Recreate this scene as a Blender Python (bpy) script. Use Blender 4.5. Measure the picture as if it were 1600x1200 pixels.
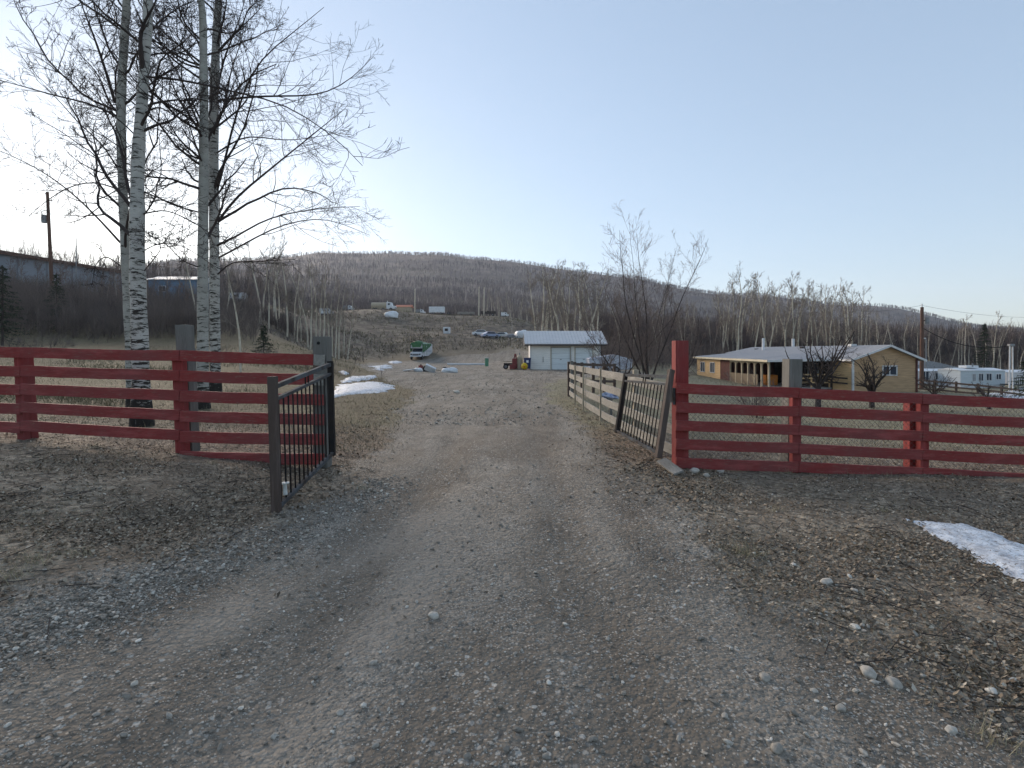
import bpy, bmesh, math, random
import numpy as np
from mathutils import Vector, Matrix
for o in list(bpy.data.objects): bpy.data.objects.remove(o)
SC = bpy.context.scene
COL = SC.collection
PI = math.pi
# ------------------------------------------------------------------ camera, sky, sun, exposure
CAMH = 1.6
cam_d = bpy.data.cameras.new('camera'); cam = bpy.data.objects.new('camera', cam_d); COL.objects.link(cam)
cam.location = (0, 0, CAMH); cam.rotation_euler = (PI/2, 0, 0)
cam_d.sensor_width = 36; cam_d.lens = 18.0; cam_d.shift_y = -50/1600
cam_d.clip_start = 0.05; cam_d.clip_end = 9000
SC.camera = cam
SUN_EL = math.radians(9.0); SUN_AZ = math.radians(-38)      # azimuth from +Y, negative = to the left
W = bpy.data.worlds.new('World'); SC.world = W; W.use_nodes = True
wn = W.node_tree.nodes; wl = W.node_tree.links
bg = wn['Background']
sky = wn.new('ShaderNodeTexSky'); sky.sky_type = 'NISHITA'; sky.sun_disc = False
sky.sun_elevation = SUN_EL; sky.sun_rotation = SUN_AZ
sky.altitude = 0; sky.air_density = 1.0; sky.dust_density = 0.6; sky.ozone_density = 1.5
hs = wn.new('ShaderNodeHueSaturation'); hs.inputs['Saturation'].default_value = .85; hs.inputs['Value'].default_value = 1.0
gm = wn.new('ShaderNodeGamma'); gm.inputs['Gamma'].default_value = .5
wl.new(sky.outputs[0], gm.inputs['Color']); wl.new(gm.outputs[0], hs.inputs['Color']); 
tn = wn.new('ShaderNodeMix'); tn.data_type = 'RGBA'; tn.blend_type = 'MULTIPLY'; tn.inputs[0].default_value = 1; tn.inputs[7].default_value = (.525, .585, .675, 1)
wl.new(hs.outputs[0], tn.inputs[6]); wl.new(tn.outputs[2], bg.inputs['Color'])
bg.inputs['Strength'].default_value = 0.15
sd = bpy.data.lights.new('sun', 'SUN'); sd.energy = 1.9; sd.angle = math.radians(40); sd.color = (1, .84, .68)
sun = bpy.data.objects.new('sun', sd); COL.objects.link(sun)
sdir = Vector((math.sin(SUN_AZ)*math.cos(SUN_EL), math.cos(SUN_AZ)*math.cos(SUN_EL), math.sin(SUN_EL)))
sun.rotation_euler = sdir.to_track_quat('Z', 'Y').to_euler()
SC.view_settings.view_transform = 'Standard'; SC.view_settings.look = 'None'
SC.view_settings.gamma = 1; SC.view_settings.use_curve_mapping = False
SC.view_settings.exposure = 2.36

# ------------------------------------------------------------------ helpers
def px(x, y, Y):            # a spot of the photograph at depth Y as a point of the place
    return Vector(((x-800)/800*Y, Y, CAMH-(y-550)/800*Y))
def tag(o, label=None, cat=None, group=None, kind=None):
    if label: o['label'] = label
    if cat: o['category'] = cat
    if group: o['group'] = group
    if kind: o['kind'] = kind
    return o
def thing(name, loc, label, cat, group=None, rz=0):
    o = bpy.data.objects.new(name, None); COL.objects.link(o)
    o.location = loc; o.rotation_euler = (0, 0, rz); o.empty_display_size = .3
    return tag(o, label, cat, group)
def offs(p):
    v = Vector((0, 0, 0))
    while p: v += Vector(p.location); p = p.parent
    return v
def copy_tree(o, parent=None):
    c = o.copy(); COL.objects.link(c); c.parent = parent
    for ch in list(o.children): copy_tree(ch, c)
    return c
def np_mesh(name, V, F, mat, parent=None, smooth=False, attrs=None, world=True):
    """V (n,3), F (m,k) one polygon size"""
    V = np.asarray(V, dtype=np.float64).reshape(-1, 3)
    if parent is not None and world: V = V-np.array(offs(parent))
    F = np.asarray(F, dtype=np.int32)
    me = bpy.data.meshes.new(name)
    me.vertices.add(len(V)); me.vertices.foreach_set('co', V.astype(np.float32).ravel())
    m, k = F.shape
    me.loops.add(m*k); me.loops.foreach_set('vertex_index', F.ravel())
    me.polygons.add(m); me.polygons.foreach_set('loop_start', np.arange(0, m*k, k, dtype=np.int32))
    try: me.polygons.foreach_set('loop_total', np.full(m, k, dtype=np.int32))
    except Exception: pass
    me.polygons.foreach_set('use_smooth', np.full(m, smooth))
    for an, av in (attrs or {}).items():
        a = me.attributes.new(an, 'FLOAT', 'POINT'); a.data.foreach_set('value', np.asarray(av, dtype=np.float32))
    me.update(calc_edges=True); me.materials.append(mat)
    o = bpy.data.objects.new(name, me); COL.objects.link(o)
    if parent is not None: o.parent = parent
    return o
class MB:
    def __init__(s): s.v = []; s.f = []
    def add(s, vs, fs):
        b = len(s.v); s.v += [tuple(v) for v in vs]; s.f += [tuple(i+b for i in f) for f in fs]; return s
    def box(s, c, d, rz=0, m=None):
        x, y, z = d[0]/2, d[1]/2, d[2]/2
        vs = [Vector((a*x, b*y, e*z)) for e in (-1, 1) for b in (-1, 1) for a in (-1, 1)]
        if m is None: m = Matrix.Rotation(rz, 3, 'Z')
        vs = [m @ v+Vector(c) for v in vs]
        return s.add(vs, [(0, 2, 3, 1), (4, 5, 7, 6), (0, 1, 5, 4), (2, 6, 7, 3), (0, 4, 6, 2), (1, 3, 7, 5)])
    def bar(s, a, b, w, h, up=(0, 0, 1), roll=0):
        a = Vector(a); b = Vector(b); d = (b-a); L = d.length; d.normalize()
        u = Vector(up); sd_ = d.cross(u)
        if sd_.length < 1e-4: sd_ = Vector((1, 0, 0))
        sd_.normalize(); u = sd_.cross(d)
        if roll:
            R = Matrix.Rotation(roll, 3, d); sd_ = R @ sd_; u = R @ u
        m = Matrix((sd_, d, u)).transposed()
        return s.box((a+b)/2, (w, L, h), m=m)
    def cyl(s, a, b, r0, r1=None, n=12, caps=True):
        if r1 is None: r1 = r0
        a = Vector(a); b = Vector(b); d = (b-a).normalized()
        u = d.cross(Vector((0, 0, 1)));
        if u.length < 1e-3: u = Vector((1, 0, 0))
        u.normalize(); w = d.cross(u)
        vs = []
        for p, r in ((a, r0), (b, r1)):
            for i in range(n):
                t = 2*PI*i/n; vs.append(p+u*math.cos(t)*r+w*math.sin(t)*r)
        fs = [(i, (i+1) % n, n+(i+1) % n, n+i) for i in range(n)]
        if caps: fs += [tuple(range(n))[::-1], tuple(range(n, 2*n))]
        return s.add(vs, fs)
    def prism(s, poly, axis, a, b):
        """poly of 2D points extruded along axis from a to b; axis 'x': (y,z), 'y': (x,z), 'z': (x,y)"""
        def P(p, t):
            return {'x': (t, p[0], p[1]), 'y': (p[0], t, p[1]), 'z': (p[0], p[1], t)}[axis]
        n = len(poly); vs = [P(p, a) for p in poly]+[P(p, b) for p in poly]
        fs = [tuple(range(n)), tuple(range(n, 2*n))[::-1]]+[(i, n+i, n+(i+1) % n, (i+1) % n) for i in range(n)]
        return s.add(vs, fs)
    def build(s, name, mat, parent=None, world=False, bevel=0, smooth=False):
        me = bpy.data.meshes.new(name)
        o3 = offs(parent) if (parent is not None and world) else Vector((0, 0, 0))
        me.from_pydata([Vector(v)-o3 for v in s.v], [], s.f); me.update()
        bm = bmesh.new(); bm.from_mesh(me); bmesh.ops.recalc_face_normals(bm, faces=bm.faces); bm.to_mesh(me); bm.free()
        if smooth:
            for p in me.polygons: p.use_smooth = True
        me.materials.append(mat)
        o = bpy.data.objects.new(name, me); COL.objects.link(o)
        if parent is not None: o.parent = parent
        if bevel:
            b = o.modifiers.new('bevel', 'BEVEL'); b.width = bevel; b.segments = 2; b.limit_method = 'ANGLE'
        return o
    def move(s, off):
        s.v = [tuple(Vector(v)+Vector(off)) for v in s.v]; return s

# value noise on the plane
def vnoise(x, y, s, seed=0):
    x = np.asarray(x, float)/s+seed*17.13+1000; y = np.asarray(y, float)/s+seed*9.71+1000
    xi = np.floor(x).astype(np.int64); yi = np.floor(y).astype(np.int64)
    fx = x-xi; fy = y-yi; fx = fx*fx*(3-2*fx); fy = fy*fy*(3-2*fy)
    def h(a, b):
        n = (a*374761393+b*668265263+seed*1442695) & 0xffffffff
        n = ((n ^ (n >> 13))*1274126177) & 0xffffffff
        return ((n ^ (n >> 16)) & 0xffff)/65535.0
    return (h(xi, yi)*(1-fx)+h(xi+1, yi)*fx)*(1-fy)+(h(xi, yi+1)*(1-fx)+h(xi+1, yi+1)*fx)*fy
def fbm(x, y, s, seed=0, oct=3):
    r = 0; a = 1; t = 0
    for i in range(oct):
        r = r+a*(vnoise(x, y, s/2**i, seed+i)-.5); t += a; a *= .5
    return r/t

def tubes(P, R, sides=3, cap=False):
    """P (N,K,3), R (N,K) -> V, F (quads)"""
    N, K, _ = P.shape
    T = np.empty_like(P); T[:, 1:-1] = P[:, 2:]-P[:, :-2]; T[:, 0] = P[:, 1]-P[:, 0]; T[:, -1] = P[:, -1]-P[:, -2]
    T /= np.linalg.norm(T, axis=2, keepdims=True)+1e-9
    M = T.mean(axis=1); ref = np.where(np.abs(M[:, 2:3]) > .8, np.array([[1., 0, 0]]), np.array([[0, 0, 1.]]))
    U = np.cross(T, ref[:, None, :]); U /= np.linalg.norm(U, axis=2, keepdims=True)+1e-9
    Wv = np.cross(T, U)
    th = 2*PI*np.arange(sides)/sides
    V = P[:, :, None, :]+R[:, :, None, None]*(U[:, :, None, :]*np.cos(th)[None, None, :, None]+Wv[:, :, None, :]*np.sin(th)[None, None, :, None])
    V = V.reshape(-1, 3)
    n = np.arange(N)[:, None, None]*K*sides; k = np.arange(K-1)[None, :, None]*sides; j = np.arange(sides)[None, None, :]; j2 = (j+1) % sides
    F = np.stack([n+k+j, n+k+j2, n+k+sides+j2, n+k+sides+j], axis=-1).reshape(-1, 4)
    return V, F
def join(parts):
    Vs = []; Fs = []; b = 0
    for V, F in parts:
        Vs.append(V); Fs.append(F+b); b += len(V)
    return np.concatenate(Vs), np.concatenate(Fs)
def slivers(B, D, Wd, rng):
    """thin upright blades: base B, vector D, width Wd -> V,F(tri)"""
    n = len(B); az = rng.uniform(0, 2*PI, n)
    S = np.stack([np.cos(az), np.sin(az), np.zeros(n)], 1)*Wd[:, None]*.5
    V = np.stack([B-S, B+S, B+D], 1).reshape(-1, 3); F = np.arange(3*n).reshape(-1, 3)
    return V, F

# ------------------------------------------------------------------ materials
def newmat(name):
    m = bpy.data.materials.new(name); m.use_nodes = True
    nt = m.node_tree; b = nt.nodes['Principled BSDF']; b.inputs['Specular IOR Level'].default_value = .15
    return m, nt, b
def N(nt, t, **k):
    n = nt.nodes.new(t)
    for a, v in k.items():
        if a in n.inputs: n.inputs[a].default_value = v
        else: setattr(n, a, v)
    return n
def mixc(nt, fac, a, b, blend='MIX'):
    m = nt.nodes.new('ShaderNodeMix'); m.data_type = 'RGBA'; m.blend_type = blend
    for s, v in ((0, fac), (6, a), (7, b)):
        if isinstance(v, bpy.types.NodeSocket): nt.links.new(v, m.inputs[s])
        elif s == 0: m.inputs[0].default_value = v
        else: m.inputs[s].default_value = (*v[:3], 1)
    return m.outputs[2]
def ramp(nt, src, p0, p1, c0=(0, 0, 0), c1=(1, 1, 1)):
    r = nt.nodes.new('ShaderNodeValToRGB'); nt.links.new(src, r.inputs[0])
    r.color_ramp.elements[0].position = p0; r.color_ramp.elements[1].position = p1
    r.color_ramp.elements[0].color = (*c0, 1); r.color_ramp.elements[1].color = (*c1, 1)
    return r.outputs[0]
def coords(nt, scale=(1, 1, 1), kind='Object'):
    tc = nt.nodes.new('ShaderNodeTexCoord'); mp = nt.nodes.new('ShaderNodeMapping')
    mp.inputs['Scale'].default_value = scale; nt.links.new(tc.outputs[kind], mp.inputs[0]); return mp.outputs[0]
def noise(nt, vec, scale, detail=4, rough=.6):
    n = N(nt, 'ShaderNodeTexNoise'); n.inputs['Scale'].default_value = scale; n.inputs['Detail'].default_value = detail
    n.inputs['Roughness'].default_value = rough; nt.links.new(vec, n.inputs['Vector']); return n.outputs[0]
def bump(nt, b, h, strength=.3, dist=.01):
    n = N(nt, 'ShaderNodeBump'); n.inputs['Strength'].default_value = strength; n.inputs['Distance'].default_value = dist
    nt.links.new(h, n.inputs['Height']); nt.links.new(n.outputs[0], b.inputs['Normal'])
def attr(nt, name):
    a = nt.nodes.new('ShaderNodeAttribute'); a.attribute_name = name; return a.outputs['Fac']
def simple(name, c0, c1=None, scale=3, stretch=(1, 1, 1), rough=.7, bmp=.15, bd=.005, metal=0, p=(.35, .65), detail=5):
    m, nt, b = newmat(name); c1 = c1 or tuple(x*.75 for x in c0)
    v = coords(nt, stretch); n = noise(nt, v, scale, detail)
    nt.links.new(ramp(nt, n, p[0], p[1], c0, c1), b.inputs['Base Color'])
    b.inputs['Roughness'].default_value = rough; b.inputs['Metallic'].default_value = metal
    if bmp:
        n2 = noise(nt, v, scale*6, 4); bump(nt, b, n2, bmp, bd)
    return m
def toned(name, stops, rough=.8, var=None):
    m, nt, b = newmat(name)
    r = nt.nodes.new('ShaderNodeValToRGB'); nt.links.new(attr(nt, 'tone'), r.inputs[0])
    el = r.color_ramp.elements
    el[0].position = stops[0][0]; el[0].color = (*stops[0][1], 1); el[1].position = stops[-1][0]; el[1].color = (*stops[-1][1], 1)
    for p, c in stops[1:-1]: e = el.new(p); e.color = (*c, 1)
    out = r.outputs[0]
    if var:
        n = noise(nt, coords(nt), var, 4); out = mixc(nt, .5, out, ramp(nt, n, .3, .7, (.55, .55, .55), (1.4, 1.4, 1.4)), 'MULTIPLY')
    nt.links.new(out, b.inputs['Base Color']); b.inputs['Roughness'].default_value = rough
    return m
def paint_wood(name, paint, worn, amt=.62, gscale=(1.5, 14, 14)):
    m, nt, b = newmat(name); v = coords(nt, gscale)
    n = noise(nt, v, 2.2, 6, .7); n2 = noise(nt, coords(nt), 1.3, 3)
    base = ramp(nt, n, .3, .7, tuple(x*.7 for x in paint), paint)
    base = mixc(nt, ramp(nt, n2, .40, .62), base, tuple(min(1, x*.66+.022) for x in paint))
    n4 = noise(nt, coords(nt, (gscale[0]*.5, gscale[1]*.3, gscale[2]*.3)), 2.6, 5, .7); base = mixc(nt, ramp(nt, n4, .52, .68, (0, 0, 0), (.7, .7, .7)), base, tuple(min(1, x*1.15+.035) for x in paint))
    n3 = noise(nt, coords(nt, (gscale[0]*2, gscale[1]*1.5, gscale[2]*1.5)), 3, 6, .75)
    out = mixc(nt, ramp(nt, n3, amt, amt+.12), base, worn)
    nt.links.new(out, b.inputs['Base Color']); b.inputs['Roughness'].default_value = .75; bump(nt, b, n, .35, .006)
    return m
M = {}
M['red'] = paint_wood('red_paint', (.262, .047, .044), (.21, .12, .095), .55)
M['red_v'] = paint_wood('red_paint_post', (.262, .043, .041), (.15, .085, .07), .60, (14, 14, 1.5))
M['grey_v'] = paint_wood('weathered_post', (.17, .165, .15), (.10, .09, .08), .55, (12, 12, 1.2))
M['grey_h'] = paint_wood('weathered_board', (.30, .285, .255), (.15, .135, .115), .52, (9, 1.4, 9))
M['brown_v'] = paint_wood('brown_post', (.095, .068, .056), (.05, .04, .035), .6, (14, 14, 1.5))
M['pale_v'] = paint_wood('pale_post', (.42, .36, .27), (.25, .2, .15), .6, (14, 14, 1.5))
M['iron'] = simple('black_iron', (.018, .018, .02), (.035, .028, .024), 8, rough=.95, bmp=.1)
M['iron_w'] = simple('weathered_iron', (.10, .11, .12), (.05, .04, .035), 6, rough=.85, bmp=.1)
M['wire'] = simple('galvanised_wire', (.20, .20, .20), (.12, .11, .10), 20, rough=.5, metal=.3, bmp=0)
# ------------------------------------------------------------------ terrain
CP = []
def col(u, rows):
    for Y, z in rows: CP.append((u*Y, Y, z))
def zpy(Y, py): return CAMH-(py-550)/800*Y
col(-.25, [(2, 0), (5, 0), (8, .02), (14, .05), (26, 0), (50, 0), (70, 0), (84, .1), (96, 1.5), (110, 4.2), (125, 7.6), (140, 11.2), (150, 13.6), (160, 14.4), (210, 15.5), (300, 22), (600, 72), (900, 145), (1180, 232), (1300, 234), (1700, 150)])
col(-.15, [(5, 0), (20, 0), (60, 0), (86, .1), (98, 2.4), (112, 5.2), (122, 6.2), (138, 9.4), (152, 12.6), (165, 13.8), (210, 14.5), (300, 21), (600, 70), (900, 144), (1180, 228), (1300, 230), (1700, 150)])
col(0, [(2, 0), (5, .03), (10, .03), (26, 0), (50, 0), (86, .3), (96, 2.3), (108, 4.4), (120, 5.0), (132, 7.0), (150, 11), (165, 12.6), (210, 13), (300, 17), (600, 64), (900, 134), (1180, 210), (1300, 212), (1700, 140)])
col(.1, [(10, 0), (30, 0), (50, 0), (70, .2), (90, 2.5), (110, 4.5), (130, 6), (170, 7.5), (300, 12), (600, 46), (900, 113), (1180, 197), (1300, 199), (1700, 130)])
col(.25, [(3, 0), (7, -.02), (12, .0), (28, 0), (50, -.3), (70, -.2), (100, .8), (170, 2.5), (300, 6), (600, 30), (900, 88), (1180, 174), (1300, 176), (1700, 110)])
col(.5, [(3, -.02), (5, -.03), (7.3, -.1), (12, -.3), (22, -.75), (38, -1.35), (60, -1.5), (100, -1), (170, 0), (300, 3), (600, 18), (900, 64), (1180, 130), (1300, 132), (1700, 80)])
col(.75, [(3, -.03), (5, -.05), (7.3, -.14), (12, -.35), (22, -.8), (38, -1.4), (52, -2.2), (70, -2.9), (120, -3), (300, 0), (600, 9), (900, 42), (1180, 97), (1300, 99), (1700, 60)])
col(1.0, [(3, -.03), (5, -.08), (7.3, -.17), (12, -.4), (22, -.8), (38, -1.7), (52, -2.5), (68, -3.1), (120, -3.2), (300, -1), (600, 3), (900, 17), (1180, 56), (1300, 59), (1700, 40)])
col(1.5, [(5, -.1), (7.3, -.2), (22, -1), (60, -3), (300, -2), (900, 10), (1200, 40), (1700, 30)])
col(-.5, [(2, 0), (3.5, .03), (5, .1), (6.75, .17), (9, .25), (12, .32), (16, .42), (25, .95), (35, 1.9), (50, 3.8), (70, 6.4), (100, 10.2), (130, 13.6), (150, 14.6), (210, 16), (300, 24), (600, 76), (900, 142), (1180, 213), (1300, 215), (1700, 150)])
col(-.38, [(3, 0), (6, .03), (9, .08), (14, .2), (22, .4), (35, .8), (60, 1.2), (75, 2), (90, 4.2), (110, 8), (130, 11.5), (150, 13.8), (210, 15.6), (300, 23), (600, 78), (900, 148), (1180, 225), (1300, 227)])
col(-.65, [(3.5, .08), (5, .2), (6.75, .26), (9, .27), (12, .34), (16, .5), (25, 1.0), (35, 2), (50, 4.2), (80, 9), (120, 14), (300, 26), (600, 78), (1180, 205), (1300, 206), (1700, 140)])
col(-.81, [(3, .1), (5, .28), (6.75, .34), (9, .3), (16, .5), (25, 1.0), (35, 2.1), (45, 3.6), (60, 6.7), (80, 10.8), (120, 16), (300, 28), (600, 80), (1180, 165), (1700, 120)])
col(-1.0, [(3, .15), (5, .38), (6.75, .45), (9, .4), (16, .6), (25, 1.1), (35, 2.3), (45, 4.2), (60, 7.6), (80, 12), (120, 18), (300, 30), (1180, 150), (1700, 120)])
col(-1.5, [(3, .2), (6.75, .5), (16, .8), (35, 3), (60, 9), (120, 20), (300, 32), (1200, 140)])
CP = np.array(CP)
def warp(x, y):
    y = np.maximum(y, .5); u = np.clip(x/(y+1.0), -1.6, 1.7); return u*1.6, np.log(y+2.5)
_cu, _cv = warp(CP[:, 0], CP[:, 1]); _sc = CP[:, 1]+6
_A = np.sqrt((_cu[:, None]-_cu[None])**2+(_cv[:, None]-_cv[None])**2+.0025)
_n = len(CP); _S = np.zeros((_n+3, _n+3)); _S[:_n, :_n] = _A-np.eye(_n)*.004; _S[:_n, _n] = _S[_n, :_n] = 1
_S[:_n, _n+1] = _S[_n+1, :_n] = _cu; _S[:_n, _n+2] = _S[_n+2, :_n] = _cv
_w = np.linalg.solve(_S, np.concatenate([CP[:, 2]/_sc, [0, 0, 0]]))
XL = np.array([(-80, -5), (0, -3.6), (2.0, -3.1), (2.8, -2.84), (3.66, -2.4), (4.6, -2.1), (6.1, -1.95), (9, -2.3), (14, -2.9), (21, -4), (26, -6), (35, -9.5), (51, -16), (70, -19), (84, -20), (90, -12), (94, 0)])
XR = np.array([(-80, 5), (0, 3.0), (2, 2.5), (3.46, 1.8), (4.3, 1.65), (6, 1.55), (8.5, 1.5), (13, 1.4), (18, 1.3), (25, 1.5), (30, 3), (36, 7), (46, 13), (60, 11), (84, 8), (90, 5), (94, 0)])
def roadmask(x, y):
    e = .55*fbm(x, y, 1.1, 5)+.5*fbm(x, y, .3, 9)
    l = np.interp(y, XL[:, 0], XL[:, 1]); r = np.interp(y, XR[:, 0], XR[:, 1])
    wd = .38+np.clip(y, 0, 90)*.012
    d = np.minimum(x-l, r-x)+e*(1+np.clip(y, 0, 80)*.04)
    return np.clip(.5+d/(2*wd), 0, 1)
def tz(x, y):
    x = np.asarray(x, float); y = np.asarray(y, float); shp = x.shape
    xf = x.ravel(); yf = y.ravel(); out = np.empty(xf.shape)
    for i in range(0, len(xf), 20000):
        u, v = warp(xf[i:i+20000], yf[i:i+20000])
        K = np.sqrt((u[:, None]-_cu[None])**2+(v[:, None]-_cv[None])**2+.0025)
        out[i:i+20000] = (K @ _w[:_n]+_w[_n]+_w[_n+1]*u+_w[_n+2]*v)*(np.maximum(yf[i:i+20000], .5)+6)
    z = out.reshape(shp); rm = roadmask(x, y)
    d = np.sqrt(x*x+y*y)
    z = z+(1-rm)*.10*fbm(x, y, .9, 3)*np.exp(-d/60)+(1-rm)*.05*fbm(x, y, .35, 13)*np.exp(-d/25)+.025*fbm(x, y, 1.6, 4)+rm*.014*fbm(x, y, .25, 14)+rm*.05*fbm(x, y, .9, 19)
    # wheel ruts of the driveway
    z = z-.03*rut(x, y)*rm
    far = np.clip((d-60)/80, 0, 1); z = z+far*1.3*fbm(x, y, 26, 7)+np.clip((d-90)/60, 0, 1)*.5*fbm(x, y, 7, 17)
    hf = np.clip((y-330)/500, 0, 1); z = z+hf*26*fbm(x, y, 190, 11, 4)
    return z
def rut(x, y):
    c = np.interp(y, [0, 2, 5, 8, 14, 25, 40], [-.35, -.3, -.25, -.25, -.6, -1.1, -1.8]); w = .24
    f = np.clip((17-y)/8, 0, 1)
    return (np.exp(-((x-c-.78)/w)**2)+np.exp(-((x-c+.78)/w)**2))*f
def tz1(x, y): return float(tz(np.array([x]), np.array([y]))[0])
def graded(a, b, h, lim, g):
    s = [0.0]; hh = h
    while s[-1] < b:
        if s[-1] > a: hh = min(hh*g, lim)
        s.append(s[-1]+hh)
    return np.array(s)
gx = graded(9, 1900, .09, 17, 1.045); gx = np.concatenate([-gx[:0:-1], gx])
gy = graded(14, 1900, .09, 14, 1.03); gy = np.concatenate([-graded(1, 60, .3, 8, 1.2)[:0:-1], gy])
GX, GY = np.meshgrid(gx, gy); GZ = tz(GX, GY)
RM = roadmask(GX, GY)
HX, HY, HZ = GX, GY, GZ
def gz(x, y):               # height of the modelled sheet itself
    x = np.asarray(x, float); y = np.asarray(y, float)
    i = np.clip(np.searchsorted(gx, x)-1, 0, len(gx)-2); j = np.clip(np.searchsorted(gy, y)-1, 0, len(gy)-2)
    fx = (x-gx[i])/(gx[i+1]-gx[i]); fy = (y-gy[j])/(gy[j+1]-gy[j])
    return (GZ[j, i]*(1-fx)+GZ[j, i+1]*fx)*(1-fy)+(GZ[j+1, i]*(1-fx)+GZ[j+1, i+1]*fx)*fy
def gz1(x, y): return float(gz(x, y))
# what grows or lies where
def grassmask(x, y):
    d = np.sqrt(x*x+y*y); g = np.clip((y-8.5)/5, 0, 1)
    return g
g_field = np.clip((GY-8.0+2*fbm(GX, GY, 2, 21))/3.5, 0, 1)*(1-np.clip((GY-75)/20, 0, 1)*(GX < 12)*.55)
leafred = np.exp(-((GX-(1.7+.05*GY))/1.3)**2)*np.clip((GY-7)/4, 0, 1)*np.clip((26-GY)/6, 0, 1)+.8*np.exp(-((GX+3.6)/1.4)**2)*np.clip((GY-6)/3, 0, 1)*np.clip((17-GY)/4, 0, 1)
streak = np.clip(.5+1.6*fbm(GX*3+0*GY, GY*.55, 1.2, 31, 4), 0, 1)
rutv = np.clip(rut(GX, GY), 0, 1)
hillv = np.clip((GY-250)/80, 0, 1)
bankv = np.clip((GY-88+45*np.clip((-GX/(GY+1)-.22)*6, 0, 1))/14+1.2*fbm(GX, GY, 9, 23), 0, 1)*np.clip((165-GY)/10, 0, 1)*np.clip((30-GX)/15, 0, 1)
def trackc(y): return np.interp(y, [1.2, 2.13, 2.98, 4.27, 6], [-2.6, -2.15, -1.75, -1.1, -.65])
def tansoft(x, y):
    c1 = trackc(y); c2 = np.interp(y, [1.2, 2.1, 3, 4.5, 7], [-1.15, -.95, -.75, -.55, -.5])
    return np.exp(-((x-c1)/.24)**2)*np.clip((6-y)/2, 0, 1)+.8*np.exp(-((x-c2)/.26)**2)*np.clip((6-y)/2.5, 0, 1)
tanv = np.clip(tansoft(GX, GY)*(.75+1.6*fbm(GX, GY, .5, 24)), 0, 1)
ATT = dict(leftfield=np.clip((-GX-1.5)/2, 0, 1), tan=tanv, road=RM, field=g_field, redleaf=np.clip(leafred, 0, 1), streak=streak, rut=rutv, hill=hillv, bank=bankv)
def ground_material():
    m, nt, b = newmat('ground_surface'); L = nt.links
    v = coords(nt)
    big = noise(nt, v, .35, 5, .6); mid = noise(nt, v, 2.2, 6, .65); fine = noise(nt, v, 22, 5, .7)
    vo = N(nt, 'ShaderNodeTexVoronoi'); vo.inputs['Scale'].default_value = 48; L.new(v, vo.inputs['Vector'])
    vo2 = N(nt, 'ShaderNodeTexVoronoi'); vo2.inputs['Scale'].default_value = 19; L.new(v, vo2.inputs['Vector'])
    vo3 = N(nt, 'ShaderNodeTexVoronoi'); vo3.inputs['Scale'].default_value = 110; L.new(v, vo3.inputs['Vector'])
    sep = N(nt, 'ShaderNodeSeparateColor'); L.new(vo.outputs['Color'], sep.inputs[0])
    sep2 = N(nt, 'ShaderNodeSeparateColor'); L.new(vo2.outputs['Color'], sep2.inputs[0])
    sep3 = N(nt, 'ShaderNodeSeparateColor'); L.new(vo3.outputs['Color'], sep3.inputs[0])
    # gravel
    stone = ramp(nt, sep.outputs[0], .0, 1., (0.075, 0.067, 0.056), (0.44, 0.39, 0.325))
    stone = mixc(nt, .5, stone, ramp(nt, sep3.outputs[1], 0, 1, (0.06, 0.053, 0.043), (0.40, 0.355, 0.295)))
    soil = ramp(nt, fine, .3, .7, (0.118, 0.098, 0.077), (0.19, 0.16, 0.127))
    st_f = ramp(nt, mixc(nt, .5, attr(nt, 'streak'), mid), .38, .62)
    gravel = mixc(nt, st_f, soil, stone)
    vo4 = N(nt, 'ShaderNodeTexVoronoi'); vo4.inputs['Scale'].default_value = 75; vw = N(nt, 'ShaderNodeTexNoise'); vw.inputs['Scale'].default_value = 90; L.new(v, vw.inputs['Vector']); va = N(nt, 'ShaderNodeVectorMath'); va.operation = 'MULTIPLY_ADD'; L.new(vw.outputs['Color'], va.inputs[0]); va.inputs[1].default_value = (.012, .012, .012); L.new(v, va.inputs[2]); L.new(va.outputs[0], vo4.inputs['Vector']); s4 = N(nt, 'ShaderNodeSeparateColor'); L.new(vo4.outputs['Color'], s4.inputs[0])
    speck = N(nt, 'ShaderNodeMath'); speck.operation = 'MULTIPLY'; L.new(ramp(nt, s4.outputs[2], .74, .82), speck.inputs[0]); L.new(ramp(nt, vo4.outputs['Distance'], .38, .5, (1, 1, 1), (0, 0, 0)), speck.inputs[1])
    vo5 = N(nt, 'ShaderNodeTexVoronoi'); vo5.inputs['Scale'].default_value = 26; L.new(va.outputs[0], vo5.inputs['Vector']); s5 = N(nt, 'ShaderNodeSeparateColor'); L.new(vo5.outputs['Color'], s5.inputs[0])
    speck2 = N(nt, 'ShaderNodeMath'); speck2.operation = 'MULTIPLY'; L.new(ramp(nt, s5.outputs[2], .78, .84), speck2.inputs[0]); L.new(ramp(nt, vo5.outputs['Distance'], .30, .42, (1, 1, 1), (0, 0, 0)), speck2.inputs[1])
    gravel = mixc(nt, ramp(nt, attr(nt, 'rut'), .1, .9, (0, 0, 0), (.65, .65, .65)), gravel, ramp(nt, fine, .3, .7, (0.09, 0.074, 0.058), (0.145, 0.12, 0.094)))
    gravel = mixc(nt, ramp(nt, big, .4, .68, (0, 0, 0), (.55, .55, .55)), gravel, (0.225, 0.19, 0.148))
    dn = noise(nt, coords(nt, (1, .55, 1)), 1.1, 6, .7); gravel = mixc(nt, ramp(nt, dn, .5, .66, (0, 0, 0), (.55, .55, .55)), gravel, (.082, .068, .055))
    gravel = mixc(nt, speck.outputs[0], gravel, (.37, .34, .295)); gravel = mixc(nt, speck2.outputs[0], gravel, ramp(nt, s5.outputs[0], 0, 1, (.10, .09, .08), (.46, .43, .38)))
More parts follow.
